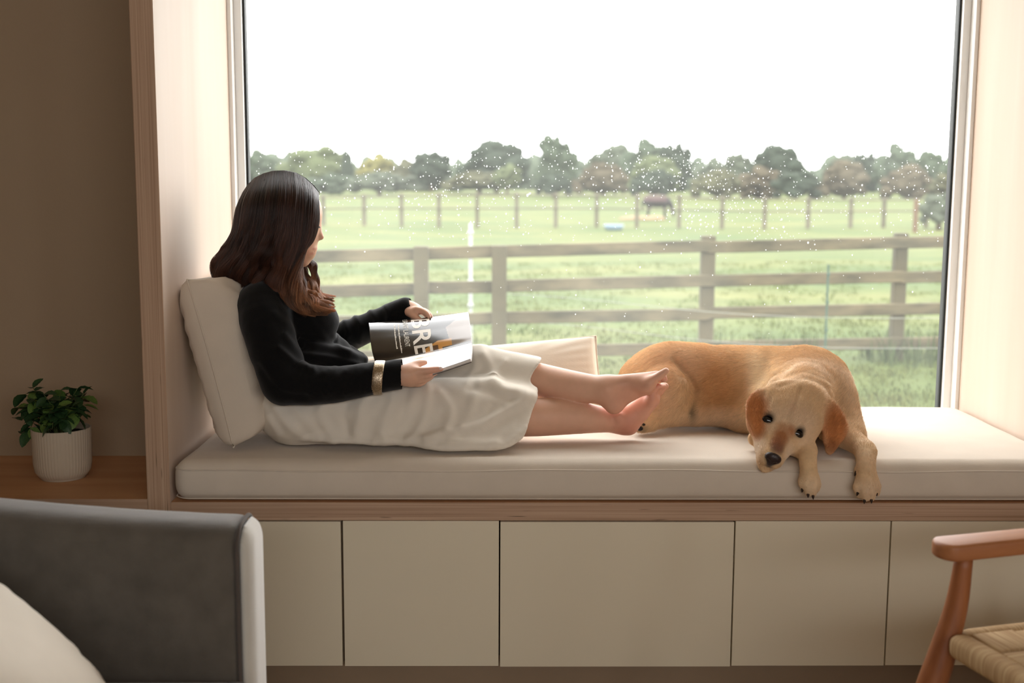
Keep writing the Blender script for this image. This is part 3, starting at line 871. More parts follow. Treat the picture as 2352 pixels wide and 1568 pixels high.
o = obj('gate_post', bm, mat('rust_brown_timber', lin(92, 70, 54), 0.9, var=0.2)); tag(o, 'rust-brown gate post standing near the right window frame', 'post')

# raindrops on the outside of the pane
M_drop = bpy.data.materials.new('rain_water'); M_drop.use_nodes = True
t = M_drop.node_tree; b = t.nodes['Principled BSDF']; b.inputs['Transmission Weight'].default_value = 1.0; b.inputs['IOR'].default_value = 1.33; b.inputs['Roughness'].default_value = 0.1
tl = t.nodes.new('ShaderNodeBsdfTranslucent'); tl.inputs[0].default_value = (0.9, 0.9, 0.9, 1)  # white translucence stands in for sky glint refracted by each drop
ms = t.nodes.new('ShaderNodeMixShader'); ms.inputs[0].default_value = 0.45
t.links.new(b.outputs[0], ms.inputs[1]); t.links.new(tl.outputs[0], ms.inputs[2]); t.links.new(ms.outputs[0], t.nodes['Material Output'].inputs['Surface'])
bm = bmesh.new(); bmesh.ops.create_icosphere(bm, subdivisions=2, radius=1.0)
DV = np.array([v.co[:] for v in bm.verts]); DF = np.array([[v.index for v in f.verts] for f in bm.faces]); bm.free()
V, F = [], []
rd = np.random.default_rng(21)
k = 0
clusters = [(rd.uniform(XL + .1, XR - .1), rd.uniform(1.22, 1.62), rd.uniform(.05, .16)) for _ in range(70)]
for i in range(3400):
    if i % 3:
        c = clusters[rd.integers(0, len(clusters))]; x, z = rd.normal(c[0], c[2]), rd.normal(c[1], c[2] * .9)
    else:
        x, z = rd.uniform(XL + .05, XR - .05), min(2.2, 0.85 + abs(rd.normal(0.45, .35)))
    if not (XL + .05 < x < XR - .05 and 0.7 < z < 2.25): continue
    if z < 1.15 and rd.random() < .72: continue
    r = 0.00098 * math.exp(rd.normal(0, .38)) 
    r = min(r, 0.0034)
    V.append(DV * np.array([r, r * .55, r * rd.uniform(1.0, 1.7)]) + np.array([x, GW_Y + 0.0042 + r * .35, z])); F.append(DF + k); k += len(DV)
dr = obj('rain_drops', np_mesh('rain_drops', np.vstack(V), np.vstack(F)), M_drop, win)
dr['kind'] = 'stuff'
# ---------------------------------------------------------------- seat cushion and pillows
def fabric(name, c, sc=900, bump=0.35, var=0.05, sheen=0.15, rough=0.9):
    M = mat(name, c, rough, var=var, scale=14, spec=0.15, sheen=sheen)
    t = M.node_tree; b = t.nodes['Principled BSDF']
    tcn = t.nodes.new('ShaderNodeTexCoord')
    hs = []
    for st in ((sc, sc * .06, sc), (sc * .06, sc, sc * .06)):
        mp = t.nodes.new('ShaderNodeMapping'); mp.inputs['Scale'].default_value = st
        t.links.new(tcn.outputs['Object'], mp.inputs['Vector'])
        n = t.nodes.new('ShaderNodeTexNoise'); n.inputs['Scale'].default_value = 1.0; n.inputs['Detail'].default_value = 1.0
        t.links.new(mp.outputs['Vector'], n.inputs['Vector']); hs.append(n)
    ad = t.nodes.new('ShaderNodeMath'); ad.operation = 'ADD'
    t.links.new(hs[0].outputs['Fac'], ad.inputs[0]); t.links.new(hs[1].outputs['Fac'], ad.inputs[1])
    bp = t.nodes.new('ShaderNodeBump'); bp.inputs['Strength'].default_value = bump; bp.inputs['Distance'].default_value = 0.0006
    t.links.new(ad.outputs[0], bp.inputs['Height']); t.links.new(bp.outputs['Normal'], b.inputs['Normal'])
    return M
M_linen = fabric('oatmeal_linen', lin(212, 200, 184))
M_linen2 = fabric('cream_linen', lin(214, 201, 184))
CY0, CY1 = -0.014, DEP - 0.012
fc = Field((XL - 0.01, CY0 - .02, ZSEAT - .01), (XR + .01, CY1 + .02, ZCUSH + .03), 0.0075)
fc.box(((XL + XR) / 2 + .003, (CY0 + CY1) / 2, (ZSEAT + ZCUSH) / 2 + .0006), ((XR - XL) / 2 - .008, (CY1 - CY0) / 2, (ZCUSH - ZSEAT) / 2 - .001), rnd=0.034, k=0)
def cushion_disp(V, N):
    d = 0.0022 * vnoise(V * np.array([1, 1, 2.0]), 7, 3, 2)
    top = np.clip((N[:, 2] - .3) / .5, 0, 1)
    for (u, v, Y, rx, ry, dep) in ((760, 990, .28, .30, .17, .012), (1440, 985, .28, .10, .06, .006), (1650, 960, .45, .30, .16, .007), (1850, 1010, .14, .14, .12, .010), (520, 1010, .3, .1, .2, .008)):
        c = P(u, v, Y)
        q = ((V[:, 0] - c.x) / rx) ** 2 + ((V[:, 1] - Y) / ry) ** 2
        d -= top * dep * np.exp(-q)
    d += 0.006 * np.clip(-N[:, 1], 0, 1) * np.cos(np.clip((V[:, 2] - (ZSEAT + ZCUSH) / 2) / .055, -1, 1) * 1.5)
    d *= np.where(N[:, 2] < -.5, 0, 1)
    return d
cu = empty('seat_cushion', ((XL + XR) / 2, 0.37, ZSEAT)); tag(cu, 'long oatmeal linen cushion covering the whole window seat', 'cushion')
obj('cover', fc.mesh('cover', 3, cushion_disp), M_linen, cu)
seam_z = P(1176, 1080, CY0).z
px = np.linspace(XL + .045, XR - .045, 70)
pts = np.stack([px, np.full(70, CY0 - .0045), seam_z + 0.0022 * np.sin(px * 5) + .001 * np.sin(px * 17)], 1)
pts = np.vstack([[(XL + .012, CY0 + .05, seam_z)], [(XL + .016, CY0 + .018, seam_z)], pts, [(XR - .012, CY0 + .03, seam_z)]])
tube('seam', spline(pts, 160), 0.0018, M_linen, cu, 6)
pts2 = pts.copy(); pts2[:, 2] = ZSEAT + .014
tube('seam', spline(pts2, 160), 0.0015, M_linen, cu, 6)

def pillow(name, w, h, T, M4, m, label, pinch=0.06, seed=0, wr=0.004, n=44, creases=(), seam=0.0022, flat=0.5, T2=None, ex=2.6):
    """stuffed pillow: two bulging sheets joined at a seam, corners drawn out; local x width, y height, z thickness"""
    a = np.linspace(-1, 1, n)
    A, B = np.meshgrid(a, a, indexing='ij')
    X = A * w / 2 * (1 - pinch * (1 - B ** 2) * 1.0); Y = B * h / 2 * (1 - pinch * (1 - A ** 2))
    th = T / 2 * (np.clip((1 - np.abs(A) ** ex) * (1 - np.abs(B) ** ex), 0, 1)) ** flat
    V = []
    for s in (1, -1):
        q = np.stack([X, Y, s * th * (1 if s > 0 or T2 is None else T2 / T)], -1).reshape(-1, 3)
        nz_ = vnoise(q, 9, seed + (s > 0), 3) * wr
        edge = (np.clip((1 - np.abs(A)) * 5, 0, 1) * np.clip((1 - np.abs(B)) * 5, 0, 1)).reshape(-1)
        ang = np.arctan2(B, A).reshape(-1)
        rad = np.sqrt(A ** 2 + B ** 2).reshape(-1)
        pk = np.clip(rad - .75, 0, 1) * wr * 2.2 * np.sin(ang * 30 + seed)
        q[:, 2] += s * (nz_ + pk) * edge
        for (x0, y0, x1, y1, dep, wd) in creases:
            p0, p1 = np.array([x0, y0]), np.array([x1, y1]); d = p1 - p0
            tt = np.clip(((q[:, :2] - p0) @ d) / d.dot(d), 0, 1)
            ds = np.linalg.norm(q[:, :2] - p0 - tt[:, None] * d, axis=1)
            if s > 0: q[:, 2] -= dep * np.exp(-(ds / wd) ** 2) * edge
        V.append(q)
    V = np.vstack(V); F = []
    for s in (0, 1):
        o_ = s * n * n
        for i in range(n - 1):
            for j in range(n - 1):
                f = (o_ + i * n + j, o_ + (i + 1) * n + j, o_ + (i + 1) * n + j + 1, o_ + i * n + j + 1)
                F.append(f if s == 0 else f[::-1])
    Vw = np.array([tuple(M4 @ Vector(v)) for v in V])
    me = faces_mesh('cover', Vw, F)
    bm = bmesh.new(); bm.from_mesh(me); bmesh.ops.remove_doubles(bm, verts=bm.verts, dist=1e-5); bm.to_mesh(me); bm.free()
    e_ = empty(name, tuple(M4 @ Vector((0, -h / 2, 0)))); tag(e_, label, 'pillow')
    obj('cover', me, m, e_)
    ring = [(X[i, 0], Y[i, 0]) for i in range(n)] + [(X[-1, j], Y[-1, j]) for j in range(n)] + [(X[i, -1], Y[i, -1]) for i in range(n - 1, -1, -1)] + [(X[0, j], Y[0, j]) for j in range(n - 1, 0, -1)]
    if seam:
        tube('seam', [tuple(M4 @ Vector((x, y, 0))) for x, y in ring], seam, m, e_, 6)
    return e_
def frame(o, xdir, ydir):
    x = Vector(xdir).normalized(); y = Vector(ydir); y = (y - x * y.dot(x)).normalized(); z = x.cross(y)
    M4 = Matrix((x, y, z)).transposed().to_4x4(); M4.translation = o
    return M4
# big pillow behind her back: near seam edge runs from the cushion up to the reveal
pb = P(536, 1022, 0.10); pt = P(432, 646, 0.10)
upv = pt - pb
ctr = (pb + pt) / 2 + Vector((0.0, 0.245, 0))
M4 = frame(ctr + Vector((-.000, 0, 0)), (0.0, 1, 0), upv)
# local z = x cross y; make it point to +x
pillow('back_pillow', 0.50, upv.length + .01, 0.25, M4, M_linen2, 'plump cream linen pillow behind the reader\'s back, against the plywood', 0.05, 4, 0.006,
       creases=((-.25, -.10, .05, -.085, .012, .012), (-.25, -.13, -.05, -.19, .008, .012), (-.25, .02, -.12, .03, .005, .012)), T2=0.12, flat=.34, ex=5.0)
# pillow lying against the window behind her legs
q0, q1, q2 = P(832, 822, 0.700), P(1380, 771, 0.715), P(1380, 940, 0.60)
upv = (q1 - q2); wv = (q1 - q0)
M4 = frame((q0 + q1) / 2 - upv * 0.5 , wv, upv)
pillow('window_pillow', wv.length, upv.length, 0.13, M4, M_linen2, 'flat cream pillow leaning on the glass behind the reader\'s shins', 0.02, 9, 0.0022)

# ---------------------------------------------------------------- grey armchair (faces the room's right side)
M_grey = fabric('grey_wool', lin(98, 91, 82), 500, 0.6, 0.3, 0.6)
M_greyLit = fabric('grey_wool_lit', lin(196, 192, 182), 500, 0.5, 0.1, 1.0)  # same wool, lightened to paint the daylight on the arm fronts
M_pipe = fabric('grey_piping', lin(84, 76, 70), 500, 0.3, 0.1, 0.2)
AY1, AY0 = -0.565, -0.715
ax1 = P(596, 1230, AY0).x - .033
az = P(420, 1184, -0.64).z
AX0 = -1.42
ach = empty('armchair', ((AX0 + ax1) / 2, -1.05, 0)); tag(ach, 'grey wool armchair with dark piping and a pale pillow in it', 'armchair')
def soft_box(name, lo, hi, rnd, m, par, h=0.011, extra=None, disp=None):
    f = Field(np.array(lo) - .03, np.array(hi) + .03, h)
    lo, hi = np.array(lo), np.array(hi)
    f.box((lo + hi) / 2, (hi - lo) / 2, rnd=rnd, k=0)
    if extra: extra(f)
    return obj(name, f.mesh(name, 2, disp), m, par)
def arm_top(x): return az + .085 * (1 - min(1, max(0, (x - AX0) / (ax1 - AX0)))) ** 1.6 - .004
ARND = 0.052
def arm_field(y0, y1, x0, x1, h):
    f = Field((x0 - .05, y0 - .03, .12), (x1 + .05, y1 + .03, az + .12), h)
    n_ = max(2, int((x1 - x0) / .018))
    for i in range(n_ + 1):   # the arm top dips gently towards the front
        x_ = x0 + (x1 - x0) * i / n_; zt = arm_top(x_)
        f.box((x_, (y0 + y1) / 2, (.06 + zt) / 2), (.07, (y1 - y0) / 2, (zt - .06) / 2), rnd=ARND, k=0)
    return f
for (y0, y1) in ((AY0, AY1), (-1.55, -1.40)):
    f = arm_field(y0, y1, AX0, ax1 - .02, .010)
    f.half((ax1 - .012, 0, 0), (1, 0, 0), .004); f.half((0, 0, .16), (0, 0, -1), .01)
    obj('arm', f.mesh('arm', 6), M_grey, ach)
    # panel closing the arm front, daylight put into its colour, piped along its edge
    f = arm_field(y0, y1, ax1 - .020, ax1 + .05, .0065)
    f.half((ax1 + .016, 0, 0), (1, 0, 0), .045); f.half((ax1 - .010, 0, 0), (-1, 0, 0), 0); f.half((0, 0, .16), (0, 0, -1), .01)
    o = obj('arm_front', f.mesh('arm_front', 3), M_greyLit, ach); o['label'] = 'grey panel on the front of the arm, colour lightened for daylight'
    zt = arm_top(ax1) - .0035; yc = (y0 + y1) / 2; hw = (y1 - y0) / 2
    ring = [(ax1 - .011, y0 + .0005, z) for z in np.linspace(.17, zt - ARND, 20)]
    for a_ in np.linspace(math.pi, math.pi / 2, 9)[1:]: ring.append((ax1 - .011, y0 + ARND + (ARND + .001) * math.cos(a_), zt - ARND + (ARND + .001) * math.sin(a_)))
    for a_ in np.linspace(math.pi / 2, 0, 9): ring.append((ax1 - .011, y1 - ARND + (ARND + .001) * math.cos(a_), zt - ARND + (ARND + .001) * math.sin(a_)))
    ring += [(ax1 - .011, y1 + .001, z) for z in np.linspace(zt - ARND, .17, 20)[1:]]
    tube('piping', ring, 0.0042, M_pipe, ach, 8)
soft_box('backrest', (AX0 - .03, -1.50, .18), (AX0 + .20, -.60, .86), .06, M_grey, ach)
soft_box('seat_base', (AX0 + .05, -1.42, .13), (ax1 - .03, -.70, .27), .03, M_grey, ach)
szt = P(450, 1557, AY0 - .02).z
soft_box('seat_pad', (AX0 + .16, -1.395, .255), (ax1 + .005, AY0 - .005, szt), .04, M_grey, ach)
tube('piping', spline([(AX0 + .2, AY0 - .018, szt - .012), (ax1 - .06, AY0 - .018, szt - .012), (ax1 - .012, AY0 - .035, szt - .012), (ax1 - .002, AY0 - .08, szt - .014), (ax1 - .002, -1.38, szt - .014)], 60), 0.0045, M_pipe, ach, 8)
M_leg = mat('dark_oak', lin(88, 60, 40), 0.5, var=0.2, scale=3, stretch=(6, 6, 1))
for x in (AX0 + .06, ax1 - .07):
    for y in (-1.47, -.64):
        tube('leg', [(x, y, 0), (x, y, .17)], [.014, .022], M_leg, ach, 12)
# pale pillow reclining in the armchair
e0, e1 = P(-30, 1272, -0.84), P(318, 1566, -0.84)
dirv = (e0 - e1).normalized()
nrm = Vector((-dirv.z, 0, dirv.x)); nrm = nrm if nrm.x > 0 else -nrm
ctr = e1 + dirv * 0.20 - nrm * 0.05 + Vector((0, -.25, 0))
M4 = frame(ctr, (0, 1, 0), dirv)
pillow('chair_pillow', 0.48, 0.46, 0.20, M4, fabric('ivory_cotton', lin(232, 223, 208)), 'pale cream pillow lying in the grey armchair', 0.04, 13, 0.006, flat=.6)

# ---------------------------------------------------------------- wooden armchair with woven cord seat
M_teak = mat('oiled_teak', lin(158, 98, 56), 0.45, col2=lin(128, 74, 42), scale=5, stretch=(8, 8, 1), spec=0.4)
M_teakH = mat('oiled_teak_arm', lin(178, 120, 76), 0.5, col2=lin(152, 94, 56), scale=4, stretch=(1.2, 9, 9), spec=0.45)
def cord(name, axis):
    M = mat(name, lin(198, 170, 130), 0.85, col2=lin(164, 132, 94), scale=1.0, stretch=tuple(260 if i == axis else 9 for i in range(3)), bump=0.8,
            bscale=1.0, bstretch=tuple(260 if i == axis else 4 for i in range(3)), bdist=.0015, spec=0.15, detail=1.0)
    return M
M_cordX, M_cordY = cord('paper_cord_crosswise', 0), cord('paper_cord_lengthwise', 1)
wy = -0.70
lt = P(2203, 1278, wy)
wch = empty('wooden_armchair', (lt.x, wy, 0), math.radians(15)); tag(wch, 'teak armchair with rounded arm and woven cord seat', 'armchair')
az2 = lt.z + .001
def wob(name, me, m): return obj(name, me, m, wch, world=False)
def wtube(name, pts, rad, m, n=16, flat=1.0, up=None):
    V, F = tube_arrays(pts, rad, n, True, flat, up); return wob(name, faces_mesh(name, V, F), m)
SWd, SDp = 0.56, 0.60            # seat width (towards viewer), depth
for k, y in enumerate((0.0, -SWd - .02)):
    pts = spline([(0.012, y, az2 + .004), (0.0, y, az2 - .10), (-.028, y, az2 - .20), (-.062, y, .30), (-.075, y, .18), (-.085, y, 0.0)], 24)
    rad = np.interp(np.linspace(0, 1, 24), [0, .17, .40, .60, .8, 1], [.0165, .0215, .0280, .0270, .0210, .0140])
    wtube('front_leg', pts, rad, M_teak)
    pts = spline([(SDp + .10, y, az2 - .01), (SDp + .02, y, .40), (SDp + .06, y, .2), (SDp + .12, y, 0.0)], 20)
    wtube('rear_leg', pts, np.interp(np.linspace(0, 1, 20), [0, .4, 1], [.016, .024, .014]), M_teak)
    # armrest: flat board with rounded ends
    bm = bmesh.new()
    L0, L1, hw, th = -.052, SDp + .16, .036, .0165
    outl = []
    for a in np.linspace(math.pi / 2, 3 * math.pi / 2, 15): outl.append((L0 + hw * .75 + hw * .75 * math.cos(a), hw * math.sin(a)))
    for a in np.linspace(-math.pi / 2, math.pi / 2, 11): outl.append((L1 - hw * .8 + hw * .8 * math.cos(a), hw * .8 * math.sin(a)))
    top = [bm.verts.new((x, y + yy, az2 + 2 * th + .006 * (x / .7) ** 2)) for x, yy in outl]; bot = [bm.verts.new((x, y + yy, az2 + .006 * (x / .7) ** 2)) for x, yy in outl]
    bm.faces.new(top); bm.faces.new(bot[::-1])
    for i in range(len(outl)): bm.faces.new((top[i - 1], bot[i - 1], bot[i], top[i]))
    bmesh.ops.recalc_face_normals(bm, faces=bm.faces)
    es = [e for e in bm.edges if all(v in top for v in e.verts) or all(v in bot for v in e.verts)]
    bmesh.ops.bevel(bm, geom=es, offset=.008, segments=3, profile=.5, affect='EDGES')
    smooth_bm(bm)
    d = bpy.data.meshes.new('armrest'); bm.to_mesh(d); bm.free(); d.materials.append(M_teakH)
    wob('armrest', d, None)
# seat: cord wound round the rails, blocks woven in two directions
sz = P(2200, 1445, wy - .02).z - .004
def sbox(name, lo, hi, m, rnd):
    f = Field(np.array(lo) - .02, np.array(hi) + .02, 0.006)
    f.box((np.array(lo) + hi) / 2, (np.array(hi) - lo) / 2, rnd=rnd, k=0)
    return wob(name, f.mesh(name, 2), m)
fx = -.020
sbox('front_wrap', (fx - .018, -SWd + .006, sz - .046), (fx + .028, -.024, sz + .002), M_cordY, .016)
sbox('rear_wrap', (SDp - .03, -SWd + .006, sz - .046), (SDp + .02, -.024, sz + .002), M_cordY, .016)
sbox('side_wrap', (fx + .03, -.034, sz - .042), (SDp - .03, .006, sz - .002), M_cordX, .014)
sbox('side_wrap', (fx + .03, -SWd - .03, sz - .042), (SDp - .03, -SWd + .012, sz - .002), M_cordX, .014)
sbox('seat_bed', (fx + .02, -SWd + .01, sz - .026), (SDp - .02, -.028, sz - .006), M_cordX, .004)
nbx, nby = 6, 6
for i in range(nbx):
    for j in range(nby):
        x0 = fx + .03 + (SDp - .06 - fx) * i / nbx; x1 = fx + .03 + (SDp - .06 - fx) * (i + 1) / nbx
        y0 = -SWd + .012 + (SWd - .046) * j / nby; y1 = -SWd + .012 + (SWd - .046) * (j + 1) / nby
        bm = bmesh.new(); up_ = (i + j) % 2
        add_box(bm, (x0 + .0005, y0 + .0005, sz - .012), (x1 - .0005, y1 - .0005, sz - .004 + (.0035 if up_ else 0)), .0025, 2); smooth_bm(bm)
        d = bpy.data.meshes.new('weave_block'); bm.to_mesh(d); bm.free(); d.materials.append(M_cordX if up_ else M_cordY)
        wob('weave_block', d, None)
wtube('seat_rail', [(SDp, -SWd, sz - .02), (SDp, 0, sz - .02)], .012, M_teak)
for z in (az2 + .05, az2 + .16):
    wtube('back_rail', spline([(SDp + .13, 0, z), (SDp + .20, -SWd / 2, z), (SDp + .13, -SWd - .02, z)], 20), .016, M_teakH, 12)
for y in (0.0, -SWd - .02):
    wtube('back_post', [(SDp + .10, y, az2 - .01), (SDp + .15, y, az2 + .2)], [.016, .012], M_teak)

# ---------------------------------------------------------------- potted plant in the niche
pc = PZ(146, 1096, ZSEAT + .008)
pz = ZSEAT + .008
M_pot = mat('matt_white_ceramic', lin(190, 174, 152), 0.7, var=0.04, scale=6)
M_soil = mat('potting_soil', lin(30, 24, 20), 0.95, var=0.4, scale=60, bump=.8, bscale=90, bdist=.004)
M_leaf = mat('basil_green_leaf', lin(52, 80, 42), 0.45, col2=lin(32, 56, 32), scale=14, spec=0.4)
M_leafL = mat('young_green_leaf', lin(104, 126, 56), 0.45, col2=lin(70, 100, 44), scale=14, spec=0.4)
M_stem = mat('green_stem', lin(82, 92, 48), 0.6, var=0.2)
plant = empty('potted_plant', (pc.x, pc.y, pz)); tag(plant, 'leafy green plant in a ribbed white pot on the dim shelf', 'plant')
scp = (P(246, 1040, pc.y) - P(146, 1040, pc.y)).length / 100     # metres per picture pixel here
R0, Hp = 65 * scp, 118 * scp
V, F = [], []
prof = [(.001, 0.0), (.70, 0.0), (.74, .006), (.74, .03), (.80, .05), (.93, .16), (.975, .32), (.99, .6), (1.0, .985), (.985, 1.0), (.955, .995), (.95, .86), (.001, .86)]
nseg = 168
for (r, z) in prof:
    for j in range(nseg):
        a = 2 * math.pi * j / nseg
        rib = (1 + .014 * math.cos(a * 56)) if .04 < z < .99 and r > .7 else 1
        V.append((pc.x + R0 * r * rib * math.cos(a), pc.y + R0 * r * rib * math.sin(a), pz + Hp * z))
for i in range(len(prof) - 1):
    for j in range(nseg): F.append((i * nseg + j, i * nseg + (j + 1) % nseg, (i + 1) * nseg + (j + 1) % nseg, (i + 1) * nseg + j))
obj('pot', faces_mesh('pot', V, F), M_pot, plant)
V, F = lathe([(.001, Hp * .90), (R0 * .5, Hp * .895), (R0 * .955, Hp * .87)], 40, (pc.x, pc.y, pz))
obj('soil', faces_mesh('soil', V, F[::1]), M_soil, plant)
def leaf_mesh(name, m):
    n, kk = 9, 5
    V, F = [], []
    for i in range(n):
        t_ = i / (n - 1); wd = 0.30 * max(0.0, math.sin(math.pi * min(1, t_ ** .85))) ** .65 + .004
        for j in range(kk):
            s = (j / (kk - 1) * 2 - 1)
            V.append((s * wd, t_, -.22 * t_ * t_ + .10 * abs(s) * math.sin(math.pi * t_) - .015 * math.sin(t_ * 22) * abs(s)))
    for i in range(n - 1):
        for j in range(kk - 1): F.append((i * kk + j, i * kk + j + 1, (i + 1) * kk + j + 1, (i + 1) * kk + j))
    me = faces_mesh(name, V, F)
    me.materials.append(m); return me
LM = [leaf_mesh('leaf', M_leaf), leaf_mesh('leaf', M_leaf), leaf_mesh('leaf', M_leafL)]
rl = random.Random(17)
tips = [(58, 905, -.03), (40, 935, .02), (48, 965, -.02), (75, 890, .03), (100, 905, -.03), (118, 918, .03), (140, 895, -.01), (132, 935, -.06), (112, 955, -.07), (165, 900, .04), (178, 892, -.02), (192, 905, .0), (190, 930, -.04), (165, 935, -.07), (150, 960, -.08), (180, 962, -.03), (95, 975, -.05), (62, 1000, -.02), (120, 985, -.08), (150, 930, .05), (85, 935, -.05), (70, 945, .03)]
for (u, v, dy) in tips:
    tip = P(u, v, pc.y + dy * 1.0)
    root = Vector((pc.x + (tip.x - pc.x) * .35 + rl.uniform(-.01, .01), pc.y + dy * .4, pz + Hp * .88))
    midp = (root + tip) / 2 + Vector((0, 0, .02)) + Vector((tip.x - root.x, tip.y - root.y, 0)) * -.1
    if v > 960: midp += Vector((0, 0, .03))
    pth = spline([root, midp, tip], 12)
    st = tube('stem', pth, np.linspace(.0016, .0009, 12), M_stem, plant, 6)
    nl = rl.randint(6, 9)
    dirn = Vector(pth[-1] - pth[-3]).normalized()
    for q in range(nl):
        ang = q * 2.4 + rl.uniform(-.4, .4)
        tpos = 1.0 if q < 2 else rl.uniform(.55, .95)
        pos = Vector(pth[int(tpos * 11)])
        out = Vector((math.cos(ang), math.sin(ang), rl.uniform(-1.1, .55) + (.9 if q == 0 else 0))).normalized()
        s = rl.uniform(.034, .056) * (.8 if q == 0 else 1)
        side = out.cross(Vector((rl.uniform(-.5, .5), rl.uniform(-.5, .5), 1))).normalized(); upn = side.cross(out)
        M4 = Matrix((side, out, upn)).transposed().to_4x4() @ Matrix.Diagonal((s, s, s, 1)); M4.translation = pos
        o = bpy.data.objects.new('leaf', LM[rl.choice((0, 0, 0, 1, 2))]); link(o, st)
        o.matrix_parent_inverse = parent_matrix(plant).inverted() @ Matrix.Identity(4)
        o.matrix_parent_inverse = (parent_matrix(st)).inverted()
        o.matrix_basis = M4
# ---------------------------------------------------------------- the reading woman
def UV(V):
    """picture coordinates of world points (used to lay folds along measured lines)"""
    r = V - np.array(CAM[:]); f_, r_, u_ = np.array(fwd[:]), np.array(CR[:]), np.array(CU[:])
    d = r @ f_
    return np.stack([1176 + FPX * (r @ r_) / d, 784 - FPX * (r @ u_) / d], 1)
def ridge(uv, pl, w):
    pl = np.asarray(pl, float); best = np.full(len(uv), 1e9)
    pl = spline(np.hstack([pl, np.zeros((len(pl), 1))]), 14)[:, :2]
    for i in range(len(pl) - 1):
        a, d = pl[i], pl[i + 1] - pl[i]
        t_ = np.clip(((uv - a) @ d) / (d @ d + 1e-9), 0, 1)
        best = np.minimum(best, np.linalg.norm(uv - a - t_[:, None] * d, axis=1))
    return np.exp(-(best / w) ** 2)
def P3(u, v, Y): return np.array(P(u, v, Y)[:])
HY = 0.30
woman = empty('person', tuple(P(700, 1000, HY))); tag(woman, 'person in black jumper and cream skirt reading a magazine, legs crossed', 'person')
M_skin = mat('skin', lin(214, 172, 148), 0.5, attr='Col', var=0.05, scale=30, sss=0.12, spec=0.35, bump=0.1, bscale=500, bdist=.0003)
lo = P3(545, 1010, 0.55); hi = P3(1548, 385, 0.02)
fb = Field((P3(560, 700, .3)[0], 0.05, ZCUSH - .012), (P3(1550, 850, .2)[0], 0.545, P3(650, 392, .3)[2]), 0.0032)
# --- torso, hips (under the clothes)
fb.ell(P3(638, 745, .30), (.085, .125, .10), k=.04)
fb.ell(P3(665, 820, .30), (.088, .125, .10), k=.06)
fb.ell(P3(700, 925, .30), (.105, .155, .075), k=.06)
fb.chain([P3(640, 575, .30), P3(628, 620, .30), P3(620, 680, .30)], [.046, .045, .06], k=.03)
# --- arms
fb.chain([P3(612, 725, .185), P3(650, 872, .11), P3(800, 880, .10), P3(900, 864, .10), P3(935, 861, .103)], [.042, .040, .036, .026, .0235], k=.025, n=14)
fb.chain([P3(625, 725, .43), P3(735, 800, .50), P3(850, 748, .47), P3(935, 708, .44)], [.042, .038, .030, .0225], k=.025, n=12)
# --- near hand, thumb on the page, fingers under the magazine
fb.chain([P3(928, 861, .103), P3(945, 861, .105), P3(958, 858, .107)], [.0225, .0215, .016], k=.012)
fb.ell(P3(943, 864, .108), (.026, .0135, .027), k=.014)
fb.chain([P3(936, 848, .110), P3(950, 839, .122), P3(964, 834, .135), P3(976, 832, .143)], [.0125, .0110, .0100, .0075], k=.010, n=8)
fb.chain([P3(956, 853, .100), P3(978, 851, .098), P3(997, 849, .100), P3(1013, 847, .103)], [.0115, .0098, .0090, .0068], k=.007, n=8)
fb.chain([P3(958, 862, .104), P3(980, 861, .112), P3(996, 857, .134), P3(1004, 852, .152)], [.0110, .0095, .0088, .0070], k=.006, n=8)
fb.chain([P3(955, 871, .108), P3(974, 872, .120), P3(988, 866, .142), P3(994, 860, .158)], [.0105, .0090, .0082, .0066], k=.006, n=8)
fb.chain([P3(946, 879, .110), P3(962, 882, .124), P3(974, 877, .142), P3(980, 871, .154)], [.0090, .0078, .0070, .0058], k=.006, n=8)
# --- far hand resting on the top edge of the page
fb.ell(P3(946, 711, .437), (.030, .036, .0135), k=.016)
fb.chain([P3(928, 708, .44), P3(950, 712, .437)], [.0215, .019], k=.014)
for (Y, du, r) in ((.405, 2, .0088), (.424, 6, .0092), (.443, 4, .0088), (.460, -4, .0076)):
    fb.chain([P3(955, 711, Y), P3(968 + du, 714, Y - .006), P3(978 + du, 720, Y - .016), P3(984 + du, 728, Y - .024)], [r * 1.15, r, r * .92, r * .7], k=.006, n=8)
fb.chain([P3(940, 718, .41), P3(954, 728, .395), P3(968, 738, .388)], [.0115, .010, .0075], k=.009, n=6)
# --- head and face, seen in profile, bent over the page
fb.ell(P3(652, 486, .30), (.092, .074, .088), k=.02)
fb.ell(P3(690, 490, .30), (.054, .064, .066), k=.03)
fb.ell(P3(688, 545, .30), (.050, .056, .062), k=.03)
fb.ell(P3(678, 566, .30), (.042, .048, .040), k=.02)
fb.chain([P3(660, 576, .262), P3(694, 598, .290)], [.020, .0135], k=.02); fb.chain([P3(660, 576, .338), P3(694, 598, .310)], [.020, .0135], k=.02)
fb.ell(P3(697, 596, .30), (.0135, .017, .0125), k=.016)
fb.ell(P3(712, 578, .30), (.0150, .024, .020), k=.012)
fb.chain([P3(727, 506, .30), P3(732, 524, .30), P3(736, 541, .30)], [.0070, .0068, .0075], k=.008)
fb.ell(P3(735, 545, .30), (.0105, .0085, .0080), k=.006)
for s in (-1, 1):
    fb.ell(P3(724, 549, .30 + s * .0105), (.0090, .0062, .0070), k=.005)
    fb.ell(P3(722, 508, .30 + s * .031), (.010, .015, .0085), k=.006, op='sub')
    fb.ell(P3(716, 510, .30 + s * .031), (.0125, .0130, .0110), k=.004)
    fb.ell(P3(724, 494, .30 + s * .030), (.010, .020, .008), k=.012)
fb.chain([P3(720, 571, .284), P3(724.5, 570, .30), P3(720, 571, .316)], [.0042, .0055, .0042], k=.005)
fb.chain([P3(715.5, 580, .285), P3(719, 580, .30), P3(715.5, 580, .315)], [.0045, .0062, .0045], k=.005)
